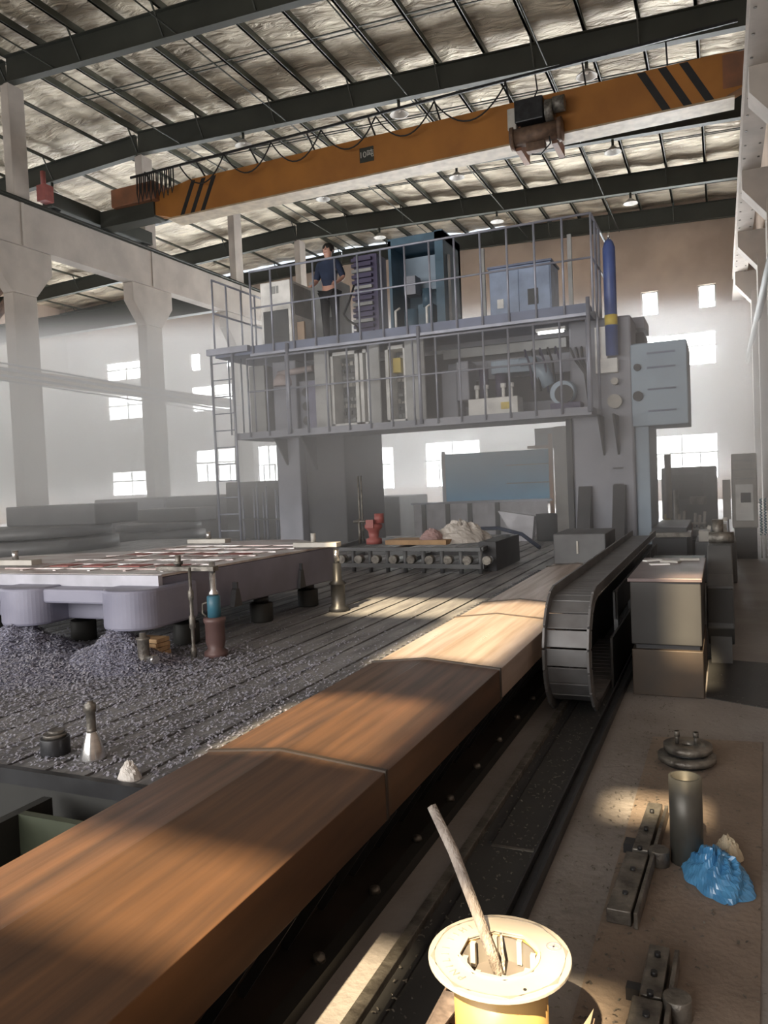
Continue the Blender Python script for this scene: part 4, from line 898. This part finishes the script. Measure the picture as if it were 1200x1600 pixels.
# worker on the upper deck
def person():
    t = thing('person', 'person in navy top and black trousers standing behind the railing on the upper deck', 'person', (-5.93, 11.75, DZ))
    bx, by, bz = -5.93, 11.75, DZ
    k = 0.96
    J = [('pelvis', (0, 0, 0.93), 0.135), ('waist', (0, 0, 1.10), 0.125), ('chest', (0, 0.01, 1.30), 0.155), ('neck0', (0, 0.0, 1.44), 0.075), ('neck', (0, 0.0, 1.50), 0.055), ('head0', (0, -0.015, 1.57), 0.085), ('head', (0, -0.01, 1.66), 0.095), ('head1', (0, 0, 1.72), 0.07)]
    edges = [(i, i + 1) for i in range(7)]
    for s_ in (-1, 1):
        b = len(J)
        J += [('sh', (0.17 * s_, 0, 1.40), 0.065), ('el', (0.265 * s_, 0.03, 1.14), 0.045), ('wr', (0.235 * s_, -0.17, 1.02), 0.030), ('pa', (0.225 * s_, -0.23, 1.00), 0.030)]
        edges += [(2, b), (b, b + 1), (b + 1, b + 2), (b + 2, b + 3)]
        pb = b + 3
        for f in range(4):
            c = len(J); dx = (-0.024 + 0.016 * f) * s_
            J += [('f1', (0.225 * s_ + dx, -0.275, 0.995 - 0.002 * f), 0.0105), ('f2', (0.225 * s_ + dx, -0.30 + 0.004 * abs(f - 1), 0.965), 0.009)]
            edges += [(pb, c), (c, c + 1)]
        c = len(J); J += [('t1', (0.185 * s_, -0.235, 0.985), 0.011), ('t2', (0.175 * s_, -0.265, 0.965), 0.009)]; edges += [(pb, c), (c, c + 1)]
        b = len(J)
        J += [('hip', (0.09 * s_, 0, 0.86), 0.095), ('kn', (0.10 * s_, 0, 0.48), 0.062), ('an', (0.10 * s_, 0.02, 0.09), 0.042), ('toe', (0.11 * s_, -0.13, 0.035), 0.035)]
        edges += [(0, b), (b, b + 1), (b + 1, b + 2), (b + 2, b + 3)]
    def skin(name, m, grow, keep):
        idx = [i for i in range(len(J)) if keep(i, J[i])]; mp = {a: b_ for b_, a in enumerate(idx)}
        me = bpy.data.meshes.new(name); me.from_pydata([tuple(Vector(J[i][1]) * k) for i in idx], [(mp[a], mp[b_]) for a, b_ in edges if a in mp and b_ in mp], [])
        o = bpy.data.objects.new(name, me); C.objects.link(o)
        md = o.modifiers.new('skin', 'SKIN'); md.use_smooth_shade = True
        for q, i in enumerate(idx):
            r = (J[i][2] + grow) * k; me.skin_vertices[0].data[q].radius = (r, r * (0.75 if J[i][0] in ('pelvis', 'waist', 'chest') else 1)); me.skin_vertices[0].data[q].use_root = (q == 0)
        sd = o.modifiers.new('sub', 'SUBSURF'); sd.levels = 1; sd.render_levels = 1
        me.materials.append(m); o.parent = t
        o.location = (bx - t.location.x, by - t.location.y, bz - t.location.z)
        return o
    skin('body', M_skin, 0, lambda i, j: True)
    # clothing: slightly larger skins over part of the same skeleton
    skin('shirt', M_navy, 0.014, lambda i, j: j[0] in ('pelvis', 'waist', 'chest', 'neck0', 'sh', 'el'))
    skin('trousers', M_trouser, 0.013, lambda i, j: j[0] in ('pelvis', 'hip', 'kn', 'an'))
    skin('shoes', M_black, 0.012, lambda i, j: j[0] in ('an', 'toe')) if False else None
    hz = bz + 1.60 * k
    MB().lathe([(0.0, 0.125), (0.06, 0.115), (0.095, 0.075), (0.105, 0.03), (0.098, -0.02), (0.085, -0.03)], (bx, by + 0.022, hz + 0.03), 18).build('hair', M_hair, t)
    MB().cyl((bx, by - 0.105, hz + 0.02), (bx, by - 0.085, hz + 0.045), 0.012).build('nose', M_skin, t)
    for s_ in (-1, 1):
        MB().box(bx + 0.10 * s_ - 0.045, bx + 0.10 * s_ + 0.045, by - 0.18, by + 0.07, bz, bz + 0.075).build('shoe', M_black, t, bevel=0.02)
        MB().lathe([(0, -0.018), (0.012, 0), (0, 0.018)], (bx + 0.093 * s_, by + 0.005, hz + 0.02), 8).build('ear', M_skin, t)
        MB().lathe([(0, -0.006), (0.008, 0), (0, 0.006)], (bx + 0.032 * s_, by - 0.088, hz + 0.045), 8).build('eye', M_hair, t)
    MB().box(bx - 0.022, bx + 0.022, by - 0.098, by - 0.088, hz - 0.022, hz - 0.016).build('mouth', M_red, t)
    return t
person()

# ------------------------------------------------------------------ behind and under the gantry
t = thing('barrier_fence', 'low pale sheet metal barrier with dark posts behind the table', 'fence', (-4.7, 16, 0))
MB().box(-6.25, -3.3, 16.0, 16.04, 0.1, 0.98).build('panel', M_panel, t)
MB().box(-6.3, -3.2, 15.97, 16.07, 0.98, 1.02).build('top_bar', M_rail, t)
for x in (-6.0, -5.45, -4.95, -4.35): MB().box(x - 0.045, x + 0.045, 15.94, 16.0, 0.0, 0.98).build('post', M_gdark, t)
t = thing('blue_enclosure', 'blue sheet screen in an orange edged frame under the gantry', 'screen', (-4.4, 17, 1))
MB().box(-5.85, -3.42, 17.0, 17.03, 1.0, 2.08).build('sheet', M_curtain, t)
for z in (1.35, 1.75): MB().box(-4.4, -3.42, 16.985, 17.0, z, z + 0.02).build('seam', M_tealdark, t)
MB().box(-3.44, -3.36, 16.95, 17.05, 0.0, 2.4).box(-3.9, -3.4, 16.96, 17.04, 2.10, 2.16).build('frame', mat('frame_orange', (0.60, 0.32, 0.16), 0.6), t)
MB().box(-5.9, -5.82, 16.98, 17.06, 0.0, 2.15).box(-5.9, -3.4, 17.03, 17.06, 0.9, 1.0).build('frame_post', M_rail, t)
t = thing('white_wall_cabinet', 'narrow pale cabinet standing beside the blue screen', 'cabinet', (-3.1, 17, 0))
MB().box(-3.33, -3.0, 17.0, 17.5, 0.0, 2.55).build('body', M_lampw, t, bevel=0.01)
MB().box(-3.8, -3.36, 17.3, 17.35, 2.1, 2.55).build('side_panel', M_cgrey, t)
t = thing('rubbish_drum', 'dark steel drum in front of the right gantry column', 'drum', (-2.75, 12.6, 0.45))
MB().lathe([(0.17, 0), (0.17, 0.42), (0.175, 0.43), (0.16, 0.43), (0.16, 0.05)], (-2.62, 12.6, 0.45), 24).build('shell', M_gdark, t)
t = thing('white_machine_chute', 'bright bent metal chute beside the dark drum', 'chute', (-3.0, 12.6, 0.45))
MB().raw([(-3.1, 12.5, 0.45), (-2.85, 12.5, 0.45), (-2.8, 12.5, 0.85), (-3.4, 12.5, 0.95), (-3.1, 12.7, 0.45), (-2.85, 12.7, 0.45), (-2.8, 12.7, 0.85), (-3.4, 12.7, 0.95)],
         [(0, 1, 2, 3), (7, 6, 5, 4), (0, 1, 5, 4), (1, 2, 6, 5), (2, 3, 7, 6), (3, 0, 4, 7)]).build('chute_plate', M_panel, t)
tag(MB().tube([(-3.6, 11.6, 0.72), (-3.1, 11.4, 0.74), (-2.7, 11.2, 0.66), (-2.4, 11.0, 0.48)], 0.03).build('black_hose', M_navy), 'thick dark blue hose bending down onto the table by the drum', 'hose')

t = thing('welded_frame', 'low dark welded steel frame carrying scrap on the iron table', 'frame', (-3.4, 8.6, TZ))
for (a, b) in (((-4.35, 8.4), (-2.45, 8.25)), ((-4.6, 9.8), (-2.6, 9.7)), ((-4.35, 8.4), (-4.6, 9.8)), ((-2.45, 8.25), (-2.6, 9.7)), ((-3.5, 8.33), (-3.6, 9.75))):
    MB().bar((a[0], a[1], 0.53), (b[0], b[1], 0.53), 0.05, 0.05).bar((a[0], a[1], 0.72), (b[0], b[1], 0.72), 0.05, 0.04).build('frame_bar', M_mach, t)
for k in range(9):
    x = -4.3 + k * 0.23; y = 8.4 - k * 0.018
    MB().cyl((x, y, TZ), (x, y, 0.72), 0.025).build('leg', M_mach, t)
    MB().cyl((x + 0.08, y - 0.05, 0.60), (x + 0.08, y + 0.05, 0.60), 0.05, n=12).build('wheel', M_worn, t)
MB().box(-2.55, -2.35, 8.5, 9.6, TZ, 0.78).build('end_block', M_gdark, t)
t = thing('red_valve_head', 'rust red cast valve head standing on the welded frame', 'casting', (-3.95, 8.8, 0.74))
MB().lathe([(0.10, 0), (0.10, 0.06), (0.06, 0.08), (0.07, 0.16), (0.11, 0.20), (0.11, 0.24), (0.05, 0.26)], (-3.98, 8.8, 0.745), 18).build('valve_body', M_red, t)
MB().cyl((-3.90, 8.8, 1.0), (-3.90, 8.8, 1.12), 0.06).box(-4.03, -3.93, 8.68, 8.72, 0.95, 1.05).build('valve_top', M_red, t)
t = thing('pipe_tree', 'thin grey pipe stand left of the red valve head', 'pipe', (-4.2, 9, 0.74))
MB().cyl((-4.22, 8.9, 0.74), (-4.22, 8.9, 1.05), 0.02).cyl((-4.3, 8.9, 1.02), (-4.1, 8.9, 1.02), 0.018).cyl((-4.4, 9.3, 0.74), (-4.4, 9.3, 1.6), 0.012).cyl((-4.36, 9.3, 1.6), (-4.36, 9.3, 0.74), 0.012).build('pipe', M_worn, t)
t = thing('timber_plank', 'orange brown timber planks lying on the welded frame', 'plank', (-3.2, 8.9, 0.76))
MB().box(-3.75, -2.95, 8.6, 8.85, 0.745, 0.80, rz=-0.08).box(-3.8, -3.0, 8.95, 9.15, 0.745, 0.79).build('plank', M_wood, t)
tag(crumple((-2.95, 9.1, 0.745), 0.42, 0.35, 0.19, 5, 44, 0.8).build('white_tarpaulin', M_sack), 'bundled white tarpaulin on the welded frame', 'tarpaulin')
tag(crumple((-3.2, 8.75, 0.80), 0.2, 0.16, 0.12, 11, 20).build('pink_cloth', mat('pinkish_cloth', (0.42, 0.28, 0.27), 0.8)), 'pinkish crumpled cloth before the white tarpaulin', 'cloth')

# left background machines
def disc_machine(label, x, y, rr, hh, grp):
    t = thing('turntable_machine', label, 'machine', (x, y, 0), grp)
    MB().lathe([(rr * 0.55, 0), (rr * 0.55, hh * 0.35), (rr * 0.6, hh * 0.36)], (x, y, 0), 32).build('pedestal', M_gdark, t)
    MB().lathe([(rr * 0.9, 0), (rr, 0.03), (rr, hh * 0.22), (rr * 0.9, hh * 0.24)], (x, y, hh * 0.36), 40).build('lower_disc', M_mach, t)
    MB().lathe([(rr * 0.8, 0), (rr * 0.92, 0.03), (rr * 0.92, hh * 0.16), (rr * 0.8, hh * 0.18)], (x, y, hh * 0.62), 40).build('upper_disc', M_mach, t)
    MB().box(x - rr * 0.7, x + rr * 0.9, y + 0.1, y + rr * 0.9, hh * 0.80, hh * 1.15).build('housing', M_mach, t, bevel=0.03)
    return t
disc_machine('dark stacked round table machine behind the casting at the left edge', -12.6, 11.6, 1.5, 1.15, 'round table machines')
disc_machine('smaller round table machine behind the casting, right of the bigger one', -12.6, 15.2, 1.1, 0.95, 'round table machines')
t = thing('grey_machine_housing', 'long blue grey machine housing beyond the casting, below the far windows', 'machine', (-16, 18, 0))
MB().box(-17.5, -12.6, 18.2, 20.5, 0.0, 1.35).build('body', M_mach, t, bevel=0.04)
MB().box(-17.0, -14.8, 18.1, 18.2, 0.7, 1.3).build('front_panel', M_gantry, t)
t = thing('pipe_rack', 'rack of upright steel bars standing behind the ladder', 'rack', (-9, 13.4, 0.45))
for k in range(16):
    x = -8.95 + 0.13 * k + 0.04 * (k % 3)
    MB().cyl((x, 13.4 + 0.15 * (k % 2), 0.45), (x, 13.4 + 0.15 * (k % 2), 1.35 + 0.3 * ((k * 7) % 5) / 5), 0.02, n=6).build('bar', M_rail, t)
MB().box(-9.0, -6.95, 13.35, 13.6, 0.85, 0.88).build('cross_bar', M_mach, t)
t = thing('machine_block', 'dark machine housing behind the upright bar rack', 'machine', (-9, 15, 0))
MB().box(-10.2, -7.6, 14.6, 16.5, 0.0, 1.65).build('body', M_mach, t, bevel=0.03)
t = thing('machine_block', 'dark machine seen between the gantry columns at the left', 'machine', (-8, 20, 0))
MB().box(-9.4, -7.2, 17.5, 19.5, 0.0, 1.15).build('body', M_mach, t, bevel=0.03)

# right background
t = thing('milling_machine', 'dark machine tool under the far right window', 'machine', (-0.5, 17, 0))
MB().box(-1.15, -0.1, 17.0, 18.5, 0.0, 1.55).build('body', M_mach, t, bevel=0.03)
MB().box(-0.95, -0.35, 16.9, 17.0, 0.9, 1.4).build('guard', M_boxgrey, t)
MB().cyl((-0.85, 16.6, 0.0), (-0.85, 16.6, 1.1), 0.05).build('lever_post', M_worn, t)
MB().box(-0.6, -0.3, 16.6, 17.0, 0.8, 0.95).build('head', M_worn, t)
t = thing('workbench', 'small grey workbench crowded with tools in front of the machine tool', 'workbench', (-0.52, 14, 0))
MB().box(-0.86, -0.20, 13.8, 14.4, 0.40, 0.50).build('top', M_cgrey, t)
for x in (-0.8, -0.27):
    for y in (13.84, 14.34): MB().box(x - 0.02, x + 0.02, y - 0.02, y + 0.02, 0, 0.40).build('leg', M_mach, t)
MB().box(-0.72, -0.32, 14.0, 14.3, 0.05, 0.32).build('drawer_unit', M_gdark, t)
t = thing('oil_bottle', 'yellow topped orange bottle standing at the left of the workbench', 'bottle', (-0.82, 13.9, 0.5))
MB().box(-0.92, -0.80, 13.9, 14.0, 0.502, 0.62).build('bottle_body', mat('bottle_orange', (0.55, 0.30, 0.15), 0.5), t, bevel=0.01)
MB().box(-0.91, -0.81, 13.91, 13.99, 0.62, 0.76).build('bottle_top', mat('bottle_yellow', (0.55, 0.52, 0.22), 0.5), t, bevel=0.01)
t = thing('red_cloth', 'red cloth hanging over the front of the workbench', 'cloth', (-0.5, 13.8, 0.45))
MB().box(-0.60, -0.47, 13.78, 13.8, 0.42, 0.60).box(-0.60, -0.47, 13.78, 13.95, 0.503, 0.60).build('cloth', M_red, t)
for i, (x, h) in enumerate(((-0.70, 0.24), (-0.62, 0.30), (-0.45, 0.26), (-0.38, 0.22), (-0.30, 0.28))):
    tag(MB().cyl((x, 14.15, 0.502), (x + 0.02, 14.15, 0.50 + h), 0.022).cyl((x + 0.0, 14.15, 0.56), (x, 14.15, 0.60), 0.04).build('tool_holder', M_lampw), 'pale tool holder upright on the workbench, ' + ['nearest the orange bottle', 'second from the orange bottle', 'in the middle of the row', 'second from the right end', 'at the right end of the row'][i], 'tool holder', 'tool holders on the workbench')
t = thing('control_console', 'pale grey machine control console with a small dark screen by the right post', 'console', (0.33, 14, 0))
MB().box(0.14, 0.52, 14.0, 14.5, 0.5, 1.72).build('body', M_lampw, t, bevel=0.02)
FP = MB().box(0.19, 0.46, 13.97, 14.0, 0.62, 1.22).build('front_panel', M_white, t, bevel=0.01)
MB().box(0.27, 0.42, 13.96, 13.97, 0.92, 1.08).build('screen', M_cin, FP)
MB().box(0.17, 0.50, 13.98, 14.4, 0.0, 0.5).build('stand', M_mach, t)
for z in (1.3, 1.45, 1.6): MB().box(0.16, 0.5, 13.985, 14.0, z, z + 0.015).build('vent_slot', M_cgrey, t)
t = thing('pale_post', 'pale ribbed cabinet post left of the control console', 'post', (0.05, 14, 0))
MB().box(0.0, 0.12, 14.0, 14.3, 0.65, 1.30).build('post_body', M_lampw, t)
MB().cyl((0.06, 13.95, 0.0), (0.06, 13.95, 0.65), 0.03).build('foot', M_mach, t)
t = thing('hose_bundle', 'green and blue coiled air hoses hanging at the right picture edge', 'hose', (0.62, 14, 0))
for x in (0.56, 0.62, 0.68):
    pts = [(x + 0.015 * math.cos(a * 0.9), 13.9 + 0.015 * math.sin(a * 0.9), 0.98 - a * 0.0066) for a in range(0, 90)]
    MB().tube(pts, 0.010, 5).build('coil', M_hose, t)
    MB().cyl((x, 13.9, 0.02), (x, 13.9, 0.42), 0.012, n=6).build('hose_tail', M_white, t)
t = thing('floor_machine', 'low dark machine with pale fittings behind the chip conveyor', 'machine', (0, 11, 0))
MB().box(-0.35, 0.15, 11.0, 12.0, 0.0, 0.55).build('body', M_mach, t, bevel=0.02)
MB().box(-0.3, 0.0, 10.95, 11.3, 0.55, 0.68).cyl((0.02, 11.1, 0.55), (0.02, 11.1, 0.85), 0.03).cyl((-0.2, 11.2, 0.72), (0.1, 11.2, 0.62), 0.03).build('fittings', M_lampw, t)
t = thing('step_platform', 'dark platform beside the right gantry column', 'platform', (-0.75, 11.8, 0))
MB().box(-0.90, -0.45, 11.2, 13.0, 0.0, 0.72).build('body', M_gdark, t, bevel=0.01)
MB().box(-0.92, -0.40, 11.1, 11.5, 0.60, 0.66).build('tread', M_worn, t)
tag(MB().cyl((-0.80, 13.4, 0.72), (-0.80, 13.4, 1.75), 0.05).build('standing_tube', M_lampw), 'pale upright tube right of the gantry column', 'tube')

# ------------------------------------------------------------------ haze: smoke layer drifting through the rear of the hall
hm = bpy.data.materials.new('haze'); hm.use_nodes = True; nt = hm.node_tree; N = nt.nodes; L = nt.links
for n_ in list(N):
    if n_.type != 'OUTPUT_MATERIAL': N.remove(n_)
out = N['Material Output']; vs_ = N.new('ShaderNodeVolumeScatter'); vs_.inputs['Color'].default_value = (0.97, 0.97, 0.98, 1); vs_.inputs['Anisotropy'].default_value = 0.35
L.new(vs_.outputs[0], out.inputs['Volume'])
geo = N.new('ShaderNodeNewGeometry'); sep = N.new('ShaderNodeSeparateXYZ'); L.new(geo.outputs['Position'], sep.inputs[0])
def curve_(src, stops):
    mr = N.new('ShaderNodeMapRange'); mr.inputs[1].default_value = stops[0][0]; mr.inputs[2].default_value = stops[-1][0]; L.new(src, mr.inputs[0])
    cr = N.new('ShaderNodeValToRGB'); cr.color_ramp.interpolation = 'EASE'; el = cr.color_ramp.elements
    while len(el) < len(stops): el.new(0.5)
    for e_, (p_, v_) in zip(el, stops):
        e_.position = (p_ - stops[0][0]) / (stops[-1][0] - stops[0][0]); e_.color = (v_, v_, v_, 1)
    L.new(mr.outputs[0], cr.inputs[0]); return cr.outputs[0]
def math_(op, a, b):
    q = N.new('ShaderNodeMath'); q.operation = op
    for k_, v_ in enumerate((a, b)):
        if isinstance(v_, (int, float)): q.inputs[k_].default_value = v_
        else: L.new(v_, q.inputs[k_])
    return q.outputs[0]
# the layer's top rises towards the rear of the hall and into the left bay
reach = math_('SUBTRACT', sep.outputs['Y'], math_('MULTIPLY', sep.outputs['X'], 0.45))
lift = math_('SUBTRACT', sep.outputs['Z'], math_('MULTIPLY', math_('SUBTRACT', reach, 13.0), 0.19))
top = curve_(lift, [(-8.0, 1.0), (1.5, 1.0), (3.0, 0.6), (4.6, 0.0)])
base = curve_(sep.outputs['Z'], [(0.0, 0.04), (0.9, 0.25), (2.1, 1.0), (4.0, 1.0)])
zc = math_('MULTIPLY', top, base)
yc = curve_(sep.outputs['Y'], [(7.8, 0.0), (9.6, 1.0), (11.0, 0.9), (16, 0.26), (41, 0.22)])
mu = N.new('ShaderNodeMath'); mu.operation = 'MULTIPLY'; L.new(zc, mu.inputs[0]); L.new(yc, mu.inputs[1])
m2_ = N.new('ShaderNodeMath'); m2_.operation = 'MULTIPLY'; m2_.inputs[1].default_value = 0.30; L.new(mu.outputs[0], m2_.inputs[0]); L.new(m2_.outputs[0], vs_.inputs['Density'])
hz = MB().box(XL + 0.05, 1.2, 7.5, 40.7, 0.02, 11.8).build('haze', hm)
tag(hz, 'thin grey smoke hanging through the rear of the hall', 'haze'); hz['kind'] = 'stuff'
S.cycles.volume_step_rate = 2.0; S.cycles.volume_max_steps = 64
